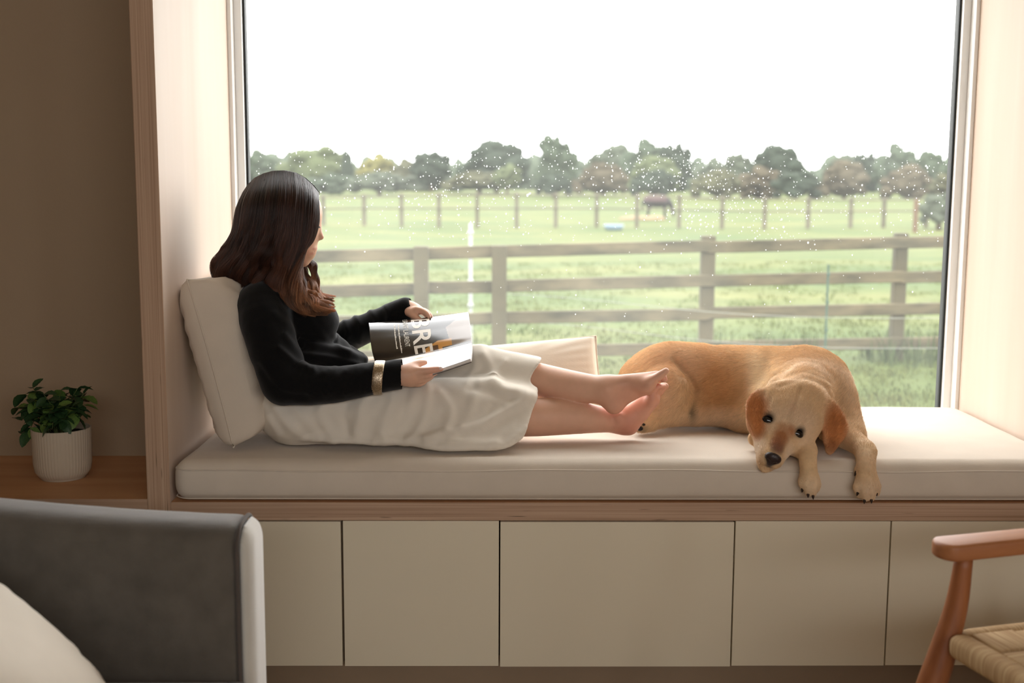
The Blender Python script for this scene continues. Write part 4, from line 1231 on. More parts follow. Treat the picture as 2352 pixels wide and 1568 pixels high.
fb.chain([P3(719.5, 575.5, .286), P3(722.5, 575.2, .30), P3(719.5, 575.5, .314)], [.0012, .0014, .0012], k=.003, op='sub')
# --- legs: the far leg crosses over the near one at the ankles
fb.chain([P3(705, 945, .22), P3(900, 950, .20), P3(1100, 951, .21), P3(1205, 957, .215), P3(1300, 957, .232), P3(1370, 962, .248), P3(1405, 966, .256), P3(1425, 968, .258)],
         [.085, .070, .055, .0535, .0485, .0380, .0325, .0310], k=.02, n=30)
# lower (right) foot, outer side towards the viewer
fb.chain([P3(1424, 966, .258), P3(1436, 974, .258), P3(1444, 978, .258)], [.029, .0268, .0235], k=.02)
fb.chain([P3(1424, 962, .258), P3(1455, 945, .256), P3(1480, 922, .256), P3(1497, 902, .256)], [.0285, .0250, .0205, .0160], k=.02, n=8)
fb.chain([P3(1446, 974, .252), P3(1474, 953, .244), P3(1500, 921, .234)], [.0220, .0175, .0150], k=.02, n=6)
fb.cap(P3(1498, 916, .226), P3(1502, 908, .292), .0155, .0180, k=.018)
for (Y, a, r) in ((.223, -4, .0084), (.238, 0, .0086), (.253, 3, .0088), (.269, 5, .0092), (.290, 8, .0118)):
    fb.chain([P3(1500 + a * .4, 908, Y), P3(1509 + a, 897, Y), P3(1514 + a, 888, Y), P3(1520 + a, 887, Y)], [r * 1.15, r, r, r * .9], k=.006, n=8)
fb2 = Field(fb.lo, fb.lo + fb.h * (fb.n - 1), fb.h)
fb2.chain([P3(710, 925, .38), P3(900, 900, .38), P3(1095, 852, .335), P3(1210, 868, .305), P3(1300, 886, .258), P3(1360, 893, .228), P3(1392, 894, .214)],
         [.08, .066, .055, .0490, .0455, .0390, .0345], k=.02, n=30)
# upper (left) foot, inner side towards the viewer
fb2.chain([P3(1392, 897, .214), P3(1402, 918, .210), P3(1410, 930, .208)], [.030, .0270, .0235], k=.02)
fb2.chain([P3(1395, 890, .214), P3(1430, 883, .210), P3(1465, 875, .205), P3(1490, 868, .200), P3(1508, 862, .196)], [.0300, .0275, .0220, .0170, .0130], k=.02, n=8)
fb2.chain([P3(1412, 924, .209), P3(1450, 905, .210), P3(1486, 890, .212)], [.0225, .0190, .0165], k=.02, n=6)
fb2.ell(P3(1474, 884, .190), (.026, .018, .018), k=.02)
fb2.cap(P3(1490, 884, .178), P3(1486, 890, .238), .0185, .0145, k=.018)
fb2.chain([P3(1492, 878, .176), P3(1508, 867, .173), P3(1520, 859, .172), P3(1530, 851, .172)], [.0145, .0118, .0112, .0085], k=.009, n=8)
for (Y, a, r) in ((.196, 0, .0090), (.211, -3, .0086), (.225, -7, .0082), (.238, -12, .0078)):
    fb2.chain([P3(1494 + a, 880, Y), P3(1512 + a, 868, Y), P3(1522 + a, 863, Y), P3(1527 + a, 872, Y - .002)], [r * 1.15, r * .95, r * .95, r * .9], k=.006, n=8)
fb2.ell(P3(1396, 893, .186), (.012, .008, .011), k=.012)
h_ = np.maximum(.0015 - np.abs(fb.f - fb2.f), 0) / .0015
fb.f = np.minimum(fb.f, fb2.f) - h_ * h_ * .0015 * .25
del fb2
fb.ell(P3(1422, 958, .228), (.012, .008, .011), k=.012)      # ankle bones
bme = fb.mesh('body', 3)
skin = np.array(lin(216, 172, 146)[:3])
sp = [(P3(1470, 930, .24), (.10, .2, .09), lin(206, 146, 122), .7), (P3(1410, 935, .25), .035, lin(204, 138, 114), .7), (P3(1442, 985, .24), .035, lin(200, 134, 112), .7), (P3(1525, 860, .23), .04, lin(214, 146, 126), .6),
      (P3(722, 570.5, .30), (.008, .024, .0045), lin(190, 108, 98), 1.0), (P3(717, 580.5, .30), (.009, .024, .006), lin(192, 110, 100), 1.0), (P3(700, 550, .26), (.04, .02, .03), lin(214, 156, 134), .6),
      (P3(1010, 848, .10), .03, lin(222, 160, 140), .5), (P3(980, 725, .42), .03, lin(222, 160, 140), .5)]
set_color(bme, paint(fb.V, skin, sp))
body = obj('body', bme, M_skin, woman)
# lashes of both eyes, brow, nails
M_lash = mat('dark_lashes', lin(28, 20, 16), 0.6, var=0.1)
for s in (-1, 1):
    tube('eyelash', spline([P3(725, 516, .30 + s * .020), P3(735, 522, .30 + s * .030), P3(727, 521, .30 + s * .042)], 8), .0014, M_lash, woman, 5)
    tube('eyebrow', spline([P3(733, 496, .30 + s * .016), P3(731, 491, .30 + s * .030), P3(722, 494, .30 + s * .045)], 8), .0018, M_lash, woman, 5, flat=1.6)
M_nail = mat('pale_nail', lin(238, 214, 204), 0.2, var=0.02, spec=.5)
def nail(p, r, n):
    f = Field(np.array(p) - .012, np.array(p) + .012, .001); f.ell(p, r, k=0); obj('fingernail', f.mesh('fingernail', 1), M_nail, woman)
nail(P3(1012, 845.5, .0975), (.0055, .0030, .0042), None); nail(P3(974, 829, .140), (.0055, .0040, .0026), None)
nail(P3(1526, 849.5, .171), (.005, .0055, .0026), None)

# --- black jumper
M_knit = fabric('black_fine_knit', lin(13, 13, 14), 700, 0.5, 0.15, 0.12)
fs = Field((P3(515, 700, .3)[0], 0.02, P3(700, 950, .2)[2]), (P3(945, 700, .45)[0], 0.58, P3(600, 610, .3)[2] + .03), 0.0034)
fs.ell(P3(628, 728, .30), (.112, .165, .125), k=.04)
fs.ell(P3(612, 698, .30), (.085, .165, .066), k=.04)
fs.ell(P3(655, 815, .30), (.098, .150, .115), k=.05)
for Y in (.232, .368): fs.ell(P3(712, 738, Y), (.078, .068, .066), np.eye(3), k=.03)
fs.chain([P3(700, 800, .30), P3(760, 820, .30)], [.095, .062], k=.04)
fs.chain([P3(735, 845, .20), P3(790, 838, .20), P3(822, 832, .22)], [.07, .048, .020], k=.03)
fs.chain([P3(735, 840, .38), P3(790, 830, .38), P3(822, 828, .36)], [.07, .050, .022], k=.03)
fs.cap(P3(822, 830, .22), P3(822, 828, .37), .020, .022, k=.02)
fs.ell(P3(655, 885, .30), (.075, .150, .055), k=.04)
fs.chain([P3(602, 702, .165), P3(612, 750, .135), P3(648, 868, .098), P3(662, 880, .094), P3(760, 884, .090), P3(850, 870, .096), P3(900, 862, .100), P3(931, 858, .102)],
         [.060, .064, .058, .0565, .048, .0425, .0395, .0385], k=.025, n=26)
fs.chain([P3(630, 690, .445), P3(700, 765, .49), P3(745, 790, .50), P3(850, 750, .475), P3(905, 722, .45), P3(931, 710, .44)], [.064, .056, .05, .042, .037, .0345], k=.025, n=22)
fs.chain([P3(628, 655, .30), P3(622, 690, .30)], [.068, .075], k=.03)
fs.cap(P3(640, 575, .30), P3(628, 660, .30), .048, .048, k=.004, op='sub')
# open cuffs
fs.half(P3(932.5, 858, .10), (1, 0, .02), 0.003)
fs.chain([P3(915, 859, .102), P3(950, 859, .103)], [.0290, .0290], k=.001, op='sub'); fs.chain([P3(915, 714, .444), P3(950, 704, .437)], [.0235, .0235], k=.002, op='sub')
def knit_disp(V, N):
    uv = UV(V); d = .0016 * vnoise(V, 28, 5, 2)
    near = V[:, 1] < .17
    fold = lambda pl, w, a: a * ridge(uv, pl, w)
    e = np.zeros(len(V))
    for u in range(700, 850, 17):
        q = (u * 7919) % 13 / 13.0; e += fold([(u + 9 * q, 842 + 14 * q), (u + 4 - 12 * q, 870), (u + 3 + 10 * q, 893 + 12 * q)], 5 + 3 * q, (.0012 + .0022 * q) * (1 if u < 800 else .6)) * near
    for pl, w, a in (([(640, 800), (690, 842), (720, 850)], 8, .006), ([(655, 770), (690, 820), (705, 845)], 8, .005), ([(590, 840), (640, 900), (700, 912)], 9, -.004),
                     ([(630, 720), (680, 770), (690, 835)], 9, .004)):
        e += fold(pl, w, a) * near
    torso = (V[:, 1] > .14) & (V[:, 1] < .46)
    for pl, w, a in (([(770, 775), (780, 800), (838, 825)], 7, .005), ([(705, 790), (760, 800), (800, 812)], 8, .006), ([(700, 815), (760, 822), (830, 838)], 7, .005),
                     ([(700, 838), (760, 842), (820, 845)], 6, -.004), ([(690, 770), (740, 785), (772, 775)], 7, .004), ([(640, 680), (700, 720), (745, 775)], 8, .003)):
        e += fold(pl, w, a) * torso
    far_ = V[:, 1] > .40
    for pl, w, a in (([(792, 742), (800, 765), (790, 790)], 7, .006), ([(815, 728), (830, 752), (825, 785)], 7, .005), ([(850, 715), (865, 735), (860, 760)], 7, .005), ([(885, 706), (893, 722), (890, 740)], 6, .004)):
        e += fold(pl, w, a) * far_
    return d + e
jm = fs.mesh('jumper', 3, knit_disp)
obj('jumper', jm, M_knit, woman)

# --- cream skirt
M_skirt = fabric('cream_cotton', lin(228, 220, 206), 900, 0.25, 0.03, 0.15)
slo, shi = (P3(585, 900, .1)[0], 0.015, ZCUSH - .004), (P3(1262, 850, .3)[0], 0.54, P3(1090, 780, .3)[2] + .02)
fn, ff_ = Field(slo, shi, .0042), Field(slo, shi, .0042)
fn.ell(P3(690, 935, .30), (.115, .185, .082), k=.04)
fn.ell(P3(650, 905, .30), (.062, .150, .060), k=.04)
fn.chain([P3(690, 945, .22), P3(820, 940, .20), P3(950, 938, .20), P3(1100, 938, .205), P3(1250, 955, .215)], [.095, .088, .081, .077, .074], k=.04, n=16)
fn.ell(P3(930, 945, .28), (.26, .16, .055), k=.05)
fn.ell(P3(1080, 925, .27), (.13, .10, .055), k=.05)
# drape from the thigh down to the seat in front of her
hemline = spline([P3(640, 990, .20), P3(720, 1004, .135), P3(830, 1010, .115), P3(920, 1014, .105), P3(1005, 1027, .062), P3(1090, 1028, .058), P3(1160, 1022, .070), P3(1215, 985, .10)], 36)
thigh = spline([P3(680, 950, .20), P3(820, 945, .17), P3(950, 945, .16), P3(1100, 945, .16), P3(1235, 948, .18)], 36)
hemline[:, 2] = np.maximum(hemline[:, 2], ZCUSH + .006)
for i in range(36):
    fn.cap(thigh[i], hemline[i], .030, .0060, k=.02)
fn.chain(hemline, .0065, k=.01)
fn.chain(hemline + np.array([0, .06, .002]), .012, k=.03)
ff_.chain([P3(690, 920, .38), P3(820, 900, .39), P3(950, 882, .385), P3(1085, 849, .342), P3(1140, 857, .326), P3(1210, 868, .305), P3(1285, 883, .266)], [.090, .084, .078, .071, .067, .065, .063], k=.04, n=20)
ff_.ell(P3(900, 905, .34), (.25, .10, .06), k=.05)
pn = P3(1224, 925, .18); fn.half(pn, (.90, 0.10, -.44), .004)
pf = P3(1212, 866, .30); ff_.half(pf, (.80, -.05, -.60), .004)
k_ = .045; h_ = np.maximum(k_ - np.abs(fn.f - ff_.f), 0) / k_
fn.f = np.minimum(fn.f, ff_.f) - h_ * h_ * k_ * .25
# open hems: hollow around the shins
fn.chain([P3(1165, 954, .213), P3(1300, 957, .232)], [.0580, .0560], k=.002, op='sub')
fn.chain([P3(1168, 861, .317), P3(1210, 868, .305), P3(1300, 886, .258)], [.0535, .0530, .0510], k=.002, op='sub')
fn.half((0, 0, ZCUSH - .0005), (0, 0, -1), 0)
def skirt_disp(V, N):
    uv = UV(V); d = .0022 * vnoise(V, 16, 8, 3)
    side = np.clip(-N[:, 1] * 1.6 + .55, 0, 1) * np.clip((V[:, 2] - ZCUSH - .001) / .022, 0, 1)
    e = np.zeros(len(V))
    for pl, w, a in (([(975, 872), (984, 912), (962, 981), (940, 1005)], 9, .0075), ([(1008, 902), (1034, 940), (1026, 985)], 9, .0075), ([(886, 1007), (975, 1002), (1077, 984), (1169, 940), (1222, 912)], 10, .010),
                     ([(930, 1000), (1000, 990), (1077, 968), (1150, 935)], 9, -.006), ([(1103, 877), (1138, 872), (1154, 895), (1205, 905)], 10, .011), ([(1080, 890), (1120, 898), (1170, 915)], 9, -.006),
                     ([(853, 895), (830, 935), (817, 992)], 10, .009), ([(800, 915), (790, 950), (800, 1000)], 9, -.006), ([(758, 920), (735, 953), (766, 1009)], 10, .009), ([(978, 1007), (1049, 1015), (1138, 1017)], 8, .007),
                     ([(720, 1012), (809, 1019), (899, 1016), (934, 1022)], 6, .005), ([(620, 905), (650, 960), (700, 1005)], 9, .008), ([(650, 900), (690, 950), (730, 1000)], 9, .006), ([(605, 900), (615, 950), (640, 995)], 7, .006),
                     ([(1080, 800), (1090, 840), (1075, 880)], 8, .005), ([(1110, 815), (1130, 850), (1128, 880)], 8, .006), ([(1160, 832), (1140, 860), (1135, 880)], 6, .004),
                     ([(900, 905), (890, 945), (872, 990)], 9, .006), ([(935, 895), (928, 940), (905, 990)], 8, -.005), ([(1090, 905), (1080, 945), (1060, 975)], 9, .005), ([(1130, 930), (1110, 965), (1060, 1000)], 8, -.004)):
        e += .85 * a * ridge(uv, pl, w * 1.35)
    e += .006 * vnoise(np.stack([uv[:, 0] * .012 + uv[:, 1] * .010, uv[:, 1] * .004, V[:, 1] * 3], 1), 1.7, 4, 2)
    return d + e * side
sk = fn.mesh('skirt', 2, skirt_disp)
obj('skirt', sk, M_skirt, woman)
# stitched hem band lines
# --- bracelet over the sleeve
M_brace = mat('pale_gold_mesh', lin(214, 196, 170), 0.28, col2=lin(150, 132, 108), scale=420, metal=0.9, bump=.8, bscale=420, bdist=.001, detail=1)
c = P3(870, 867, .0985); V, F = [], []
prof = [(-.0135, .0470), (-.0135, .0500), (-.011, .0512), (-.004, .0516), (.004, .0516), (.011, .0512), (.0135, .0500), (.0135, .0470)]
ns = 64
for (x, r) in prof:
    for j in range(ns):
        a = 2 * math.pi * j / ns
        rr_ = r + (.0006 * math.cos(a * 32) if abs(x) < .012 and r > .042 else 0)
        V.append((c[0] + x + .004 * math.sin(a), c[1] + rr_ * .92 * math.cos(a), c[2] + rr_ * .86 * math.sin(a)))
for i in range(len(prof)):
    i2 = (i + 1) % len(prof)
    for j in range(ns): F.append((i * ns + j, i2 * ns + j, i2 * ns + (j + 1) % ns, i * ns + (j + 1) % ns))
o = obj('bracelet', faces_mesh('bracelet', V, F), M_brace, woman); o['label'] = 'wide pale gold mesh bracelet over the sleeve'
# ---------------------------------------------------------------- her hair
def sample(fld, Pts):
    q = (Pts - fld.lo) / fld.h
    q = np.clip(q, 0, fld.n - 1.001); i = np.floor(q).astype(int); t_ = q - i
    out = 0
    for a in (0, 1):
        for b_ in (0, 1):
            for c_ in (0, 1):
                w = (t_[:, 0] if a else 1 - t_[:, 0]) * (t_[:, 1] if b_ else 1 - t_[:, 1]) * (t_[:, 2] if c_ else 1 - t_[:, 2])
                out = out + w * fld.f[i[:, 0] + a, i[:, 1] + b_, i[:, 2] + c_]
    return out
def push_out(fld, Pts, margin, it=4):
    lo_, hi_ = fld.lo + fld.h, fld.lo + fld.h * (fld.n - 2)
    e = fld.h * 1.2
    for _ in range(it):
        ok = ((Pts > lo_) & (Pts < hi_)).all(1)
        d = np.where(ok, sample(fld, Pts), 1.0)
        m = d < margin
        if not m.any(): break
        Q = Pts[m]
        g = np.stack([sample(fld, Q + e * np.eye(3)[a]) - sample(fld, Q - e * np.eye(3)[a]) for a in range(3)], 1)
        g /= np.linalg.norm(g, axis=1)[:, None] + 1e-9
        Pts[m] = Q + g * (margin - d[m])[:, None]
    return Pts
M_hairb = mat('hair_under_layer', lin(30, 20, 16), 0.6, var=0.3, scale=30, spec=.2)
M_hair = mat('brown_hair', lin(60, 36, 24), 0.42, attr='Col', spec=0.45)
fh = Field((P3(490, 600, .3)[0], .10, P3(600, 725, .3)[2]), (P3(775, 500, .3)[0], .50, P3(650, 385, .3)[2] + .01), .005)
fh.ell(P3(642, 480, .30), (.099, .082, .094), k=.03)
fh.chain([P3(592, 500, .30), P3(570, 570, .30), P3(562, 630, .30)], [.062, .054, .034], k=.03)
fh.chain([P3(620, 500, .245), P3(600, 590, .225), P3(592, 630, .215)], [.044, .034, .022], k=.03)
fh.chain([P3(620, 500, .355), P3(600, 600, .37), P3(592, 655, .38)], [.05, .045, .03], k=.03)
fh.chain([P3(672, 500, .232), P3(662, 580, .222), P3(655, 650, .20)], [.026, .022, .018], k=.02)
fh.chain([P3(672, 500, .368), P3(662, 580, .378), P3(655, 650, .39)], [.026, .022, .018], k=.02)
fh.ell(P3(755, 520, .30), (.070, .085, .085), k=.01, op='sub')
hb = fh.mesh('hair', 2)
hair = obj('hair', hb, M_hairb, woman); hair['label'] = 'long wavy dark brown hair with lighter ends'
G = [  # root on the parting, falling over the near side; from the face backwards
 [(731, 442, .292), (731, 472, .246), (729, 515, .226), (716, 553, .215), (697, 578, .205), (686, 620, .19), (697, 668, .17), (728, 693, .16), (760, 704, .165)],
 [(716, 424, .290), (719, 465, .230), (714, 530, .211), (696, 580, .201), (680, 630, .18), (688, 680, .16), (715, 708, .15), (752, 716, .155)],
 [(698, 408, .290), (702, 455, .221), (696, 540, .203), (676, 610, .192), (668, 655, .17), (684, 700, .15), (712, 718, .15), (738, 722, .155)],
 [(676, 396, .290), (682, 450, .212), (674, 540, .194), (658, 610, .184), (655, 650, .165), (668, 690, .15), (688, 708, .145), (705, 718, .15)],
 [(652, 391, .291), (655, 450, .205), (646, 540, .187), (636, 600, .178), (630, 630, .17), (628, 645, .165), (634, 655, .165), (642, 664, .165)],
 [(628, 392, .292), (622, 450, .206), (612, 535, .188), (602, 590, .182), (594, 615, .178), (590, 630, .176), (588, 638, .176), (590, 645, .176)],
 [(606, 398, .294), (590, 458, .212), (577, 535, .202), (564, 590, .203), (552, 625, .205), (546, 645, .21), (544, 660, .21), (550, 674, .21)],
 [(586, 408, .297), (566, 462, .234), (555, 532, .224), (538, 580, .222), (520, 616, .22), (528, 648, .225), (534, 670, .225), (526, 690, .225)],
 [(570, 424, .299), (553, 470, .270), (544, 530, .260), (521, 570, .254), (502, 600, .25), (512, 630, .25), (510, 654, .25), (521, 672, .25)],
 [(558, 442, .300), (546, 478, .300), (536, 535, .298), (512, 576, .296), (498, 604, .295), (508, 638, .295), (504, 660, .295), (514, 676, .295)],
]
G = [np.array([P3(*p) for p in spline(np.array(g), 30)]) for g in G]
def mir(g):
    q = g.copy(); q[:, 1] = .60 - q[:, 1]
    q[:, 0] -= .040 * np.clip((g[:, 0] - P3(640, 500, .3)[0]) / .11, 0, 1) * np.clip(np.linspace(0, 1, len(g)) * 6, 0, 1); return q
def curtain(guides, n, seed, depth=.012, wave=1.0, base=0):
    r = np.random.default_rng(seed); K = guides[0].shape[0]
    Gs = np.stack(guides)
    a = r.uniform(0, len(guides) - 1, n); i = np.minimum(a.astype(int), len(guides) - 2); w = (a - i)[:, None, None]
    S = Gs[i] * (1 - w) + Gs[i + 1] * w
    t_ = np.linspace(0, 1, K)
    lock = np.floor(a * 6.5 + r.normal(0, .35, n)).astype(int)
    lr = np.random.default_rng(77 + base); ph = lr.uniform(0, 6.28, 400); am = lr.uniform(.5, 1.3, 400); fq = lr.uniform(.8, 1.25, 400); dz = lr.normal(0, 1, 400)
    L = lock % 400
    # gather strands of a lock towards its middle, curls grow towards the ends
    cen = ((lock + .5) / 6.5); cen = np.clip(cen, 0, len(guides) - 1); ci = np.minimum(cen.astype(int), len(guides) - 2); cw = (cen - ci)[:, None, None]
    C = Gs[ci] * (1 - cw) + Gs[ci + 1] * cw
    cl = (np.clip(t_ - .25, 0, 1) * .85)[None, :, None]
    S = S * (1 - cl) + C * cl
    rad = np.interp(t_, [0, .15, .5, .85, 1], [.0015, .005, .008, .009, .003])
    ang = r.uniform(0, 6.28, n); q = np.sqrt(r.uniform(0, 1, n))
    S[:, :, 1] += (q * np.cos(ang))[:, None] * rad[None] * 1.0 + r.uniform(0, depth, n)[:, None] * np.sign(.30 - S[:, :, 1] + 1e-6) * -1 * np.clip(t_ * 4, 0, 1)[None]
    S[:, :, 0] += (q * np.sin(ang))[:, None] * rad[None]
    env = (np.clip(t_ - .38, 0, 1) ** 1.1 * 2.0)[None] * wave
    arg = t_[None] * 15.0 * fq[L][:, None] + ph[L][:, None] + r.normal(0, .22, n)[:, None]
    S[:, :, 0] += .011 * env * am[L][:, None] * np.sin(arg)
    S[:, :, 1] += .010 * env * am[L][:, None] * np.cos(arg) + .004 * dz[L][:, None] * env
    S[:, :, 2] += .003 * env * np.sin(arg * .9 + 1)
    S += (r.normal(0, .0012, (n, 1, 3)) * np.linspace(0, 1, K)[None, :, None])
    curtain.light = np.interp(a, [0, 2.5, 4, 9], [1.05, .9, .55, .62])
    return S, L, lr
allS, allC = [], []
def add_hair(S, light, seed, L=None):
    r = np.random.default_rng(seed); n, K, _ = S.shape
    Q = S.reshape(-1, 3)
    t_ = np.tile(np.linspace(0, 1, K), n)
    Q = push_out(fb, Q, .0035, 3); Q = push_out(fs, Q, .004, 5)
    S = Q.reshape(n, K, 3)
    allS.append(S)
    dark, mid, tip = np.array(lin(34, 21, 17)[:3]), np.array(lin(70, 41, 28)[:3]), np.array(lin(164, 116, 82)[:3])
    light = np.broadcast_to(np.asarray(light, float), (n,))
    tt = (np.linspace(0, 1, K)[None] + r.normal(0, .06, n)[:, None]); tt = np.clip(tt * light[:, None], 0, 1)[..., None]
    C = np.where(tt < .55, dark + (mid - dark) * (tt / .55), mid + (tip - mid) * ((tt - .55) / .45))
    C = C * r.uniform(.65, 1.35, n)[:, None, None]
    if L is not None: C = C * np.random.default_rng(9).uniform(.45, 1.7, 400)[L][:, None, None]
    allC.append(C.reshape(-1, 3))
S, L, _ = curtain(G, 11000, 1, wave=1.5); add_hair(S, curtain.light, 3, L)
S, L, _ = curtain([mir(g) for g in G], 5000, 2, base=5, wave=1.3); add_hair(S, curtain.light, 4, L)
# loose locks over the chest, nearer and farther side
def lock(pts, n, rad, seed, light, curl=.007, turns=2.2):
    r = np.random.default_rng(seed); g = np.array([P3(*p) for p in spline(np.array(pts), 30)])
    t_ = np.linspace(0, 1, 30); ang = r.uniform(0, 6.28, n); q = np.sqrt(r.uniform(0, 1, n)); rd = rad * np.interp(t_, [0, .3, .8, 1], [.7, 1, .9, .25])
    S = np.tile(g[None], (n, 1, 1))
    ph = r.uniform(0, 6.28)
    S[:, :, 0] += (q * np.cos(ang))[:, None] * rd[None] + curl * np.sin(t_ * 6.28 * turns + ph)[None] * t_[None]
    S[:, :, 2] += (q * np.sin(ang))[:, None] * rd[None] * .8
    S[:, :, 1] += (q * np.sin(ang * 1.7))[:, None] * rd[None] * .7 + curl * np.cos(t_ * 6.28 * turns + ph)[None] * t_[None]
    add_hair(S, light, seed + 50)
for i, (pts, n, rad, lt_) in enumerate([
    ([(690, 575, .21), (684, 620, .19), (694, 652, .17), (690, 680, .155), (715, 700, .15), (756, 703, .16)], 420, .009, 1.25),
    ([(686, 590, .21), (676, 640, .18), (688, 672, .16), (712, 690, .15), (748, 694, .155), (768, 700, .17)], 420, .009, 1.3),
    ([(680, 600, .20), (668, 650, .17), (676, 690, .15), (700, 714, .145), (735, 720, .15)], 380, .008, 1.25),
    ([(670, 610, .20), (660, 660, .17), (668, 696, .145), (690, 716, .14), (716, 723, .145)], 360, .008, 1.2),
    ([(664, 600, .20), (676, 645, .175), (700, 668, .16), (724, 672, .155), (742, 686, .16)], 320, .007, 1.35),
    ([(694, 568, .385), (706, 596, .375), (724, 612, .355), (722, 636, .34), (708, 652, .325), (726, 672, .31)], 420, .009, 1.15),
    ([(690, 580, .38), (712, 610, .365), (729, 640, .345), (724, 664, .33), (738, 680, .315), (748, 690, .31)], 420, .009, 1.3),
    ([(684, 590, .37), (700, 626, .345), (716, 650, .325), (730, 666, .31), (742, 684, .30)], 420, .009, 1.3),
    ([(676, 600, .36), (692, 640, .32), (706, 668, .30), (728, 680, .29), (745, 694, .28)], 420, .010, 1.3),
    ([(545, 560, .27), (515, 590, .26), (500, 612, .255), (514, 634, .25), (502, 655, .25), (514, 668, .245)], 260, .006, 1.05),
    ([(548, 570, .29), (520, 600, .285), (507, 628, .28), (516, 650, .28), (500, 668, .275)], 220, .006, 1.0),
    ([(560, 600, .22), (545, 640, .21), (528, 672, .205), (540, 700, .20), (534, 716, .2)], 260, .007, 1.15),
    ([(728, 446, .288), (727, 480, .238), (724, 520, .222), (706, 556, .214), (690, 566, .21)], 300, .006, .75)]):
    lock(pts, n, rad, 200 + i, lt_)
K = 30
SS = np.concatenate([s.reshape(-1, K, 3) for s in allS]); CC = np.concatenate(allC)
hs = strands('hair_strands', SS, .00042, M_hair, hair, CC, .45); hs['kind'] = 'stuff'

# ---------------------------------------------------------------- the open magazine
mag = empty('magazine', tuple(P(965, 835, .235))); tag(mag, 'open glossy magazine with a dark page, held in both hands', 'magazine')
Lc = [(849, 757, .445), (847, 742, .40), (848, 746, .355), (850, 775, .305), (855, 808, .262), (862, 833, .236), (868, 845, .205), (876, 862, .16), (884, 884, .105)]
Rc = [(1070, 728, .455), (1074, 717, .415), (1077, 726, .365), (1080, 748, .315), (1082, 770, .270), (1083, 787, .238), (1083, 797, .205), (1082, 809, .165), (1080, 824, .120)]
Lw = np.array([P3(*p) for p in Lc]); Rw = np.array([P3(*p) for p in Rc])
def section(t0, t1, n):
    """points across the magazine at both ends: t in curve index units"""
    ti = np.linspace(t0, t1, n)
    def ev(Wp):
        fine = np.array([spline(Wp, 321)]).reshape(-1, 3)
        # index units -> arc samples
        d = np.linalg.norm(fine[:, None] - Wp[None], axis=2).argmin(0)
        return np.stack([np.interp(np.interp(ti, np.arange(len(Wp)), d), np.arange(321), fine[:, a]) for a in range(3)], 1)
    return ev(Lw), ev(Rw)
def page_grid(t0, t1, nt_, nsx, off=0.0, sag=0.006):
    A, B = section(t0, t1, nt_)
    s = np.linspace(0, 1, nsx)
    V = A[None] * (1 - s)[:, None, None] + B[None] * s[:, None, None]
    V[:, :, 2] -= sag * (4 * s * (1 - s))[:, None] * .5
    du = np.gradient(V, axis=0); dv = np.gradient(V, axis=1); N = np.cross(dv, du); N /= np.linalg.norm(N, axis=2)[:, :, None] + 1e-9
    N *= np.sign(N[:, :, 2:3].mean())
    return V + N * off, N
def sheet(name, t0, t1, off0, off1, m, nt_=40, nsx=40, colfn=None):
    V, N = page_grid(t0, t1, nt_, nsx, 0.0)
    T, Bm = V + N * off1, V + N * off0
    Vs = np.vstack([T.reshape(-1, 3), Bm.reshape(-1, 3)]); F = []; o_ = nt_ * nsx
    g = lambda i, j: i * nt_ + j
    for i in range(nsx - 1):
        for j in range(nt_ - 1):
            F.append((g(i, j), g(i, j + 1), g(i + 1, j + 1), g(i + 1, j))); F.append((o_ + g(i, j), o_ + g(i + 1, j), o_ + g(i + 1, j + 1), o_ + g(i, j + 1)))
    for i in range(nsx - 1):
        F.append((g(i, 0), g(i + 1, 0), o_ + g(i + 1, 0), o_ + g(i, 0))); F.append((g(i, nt_ - 1), o_ + g(i, nt_ - 1), o_ + g(i + 1, nt_ - 1), g(i + 1, nt_ - 1)))
    for j in range(nt_ - 1):
        F.append((g(0, j), o_ + g(0, j), o_ + g(0, j + 1), g(0, j + 1))); F.append((g(nsx - 1, j), g(nsx - 1, j + 1), o_ + g(nsx - 1, j + 1), o_ + g(nsx - 1, j)))
    me = faces_mesh(name, Vs, F)
    if colfn:
        S_, T_ = np.meshgrid(np.linspace(0, 1, nsx), np.linspace(0, 1, nt_), indexing='ij')
        C = colfn(S_.reshape(-1), T_.reshape(-1)); set_color(me, np.vstack([C, C * 0 + .8]))
    bm = bmesh.new(); bm.from_mesh(me); bmesh.ops.recalc_face_normals(bm, faces=bm.faces); bm.to_mesh(me); bm.free()
    return obj(name, me, m, mag)
M_page = mat('glossy_print', (1, 1, 1, 1), 0.16, attr='Col', spec=0.5, coat=.5)
M_paper = mat('page_edges', lin(232, 226, 220), 0.6, var=.08, scale=4, stretch=(1, 60, 400))
M_cover = mat('magazine_cover', lin(70, 62, 58), 0.3, var=.2, scale=9, spec=.5)
def far_col(s, t_):
    C = np.tile(np.array(lin(36, 30, 26)[:3]), (len(s), 1))
    def put(m, c): C[m] = np.array(lin(*c)[:3])
    put((s > .80 - (1 - t_) * .1) & (t_ > .30 + (1 - s) * 1.1) , (132, 116, 100))
    put((s > .52) & (s < .80) & (t_ > .78) & (t_ > .78 + (.66 - s) * .9) & (t_ < 1.01), (196, 140, 70))
    put((s > .60) & (s < .66) & (t_ > .86), (90, 60, 36))
    put((s > .70) & (t_ > .93), (60, 52, 48))
    put((s > .82) & (t_ < .22), (150, 130, 112))
    return C
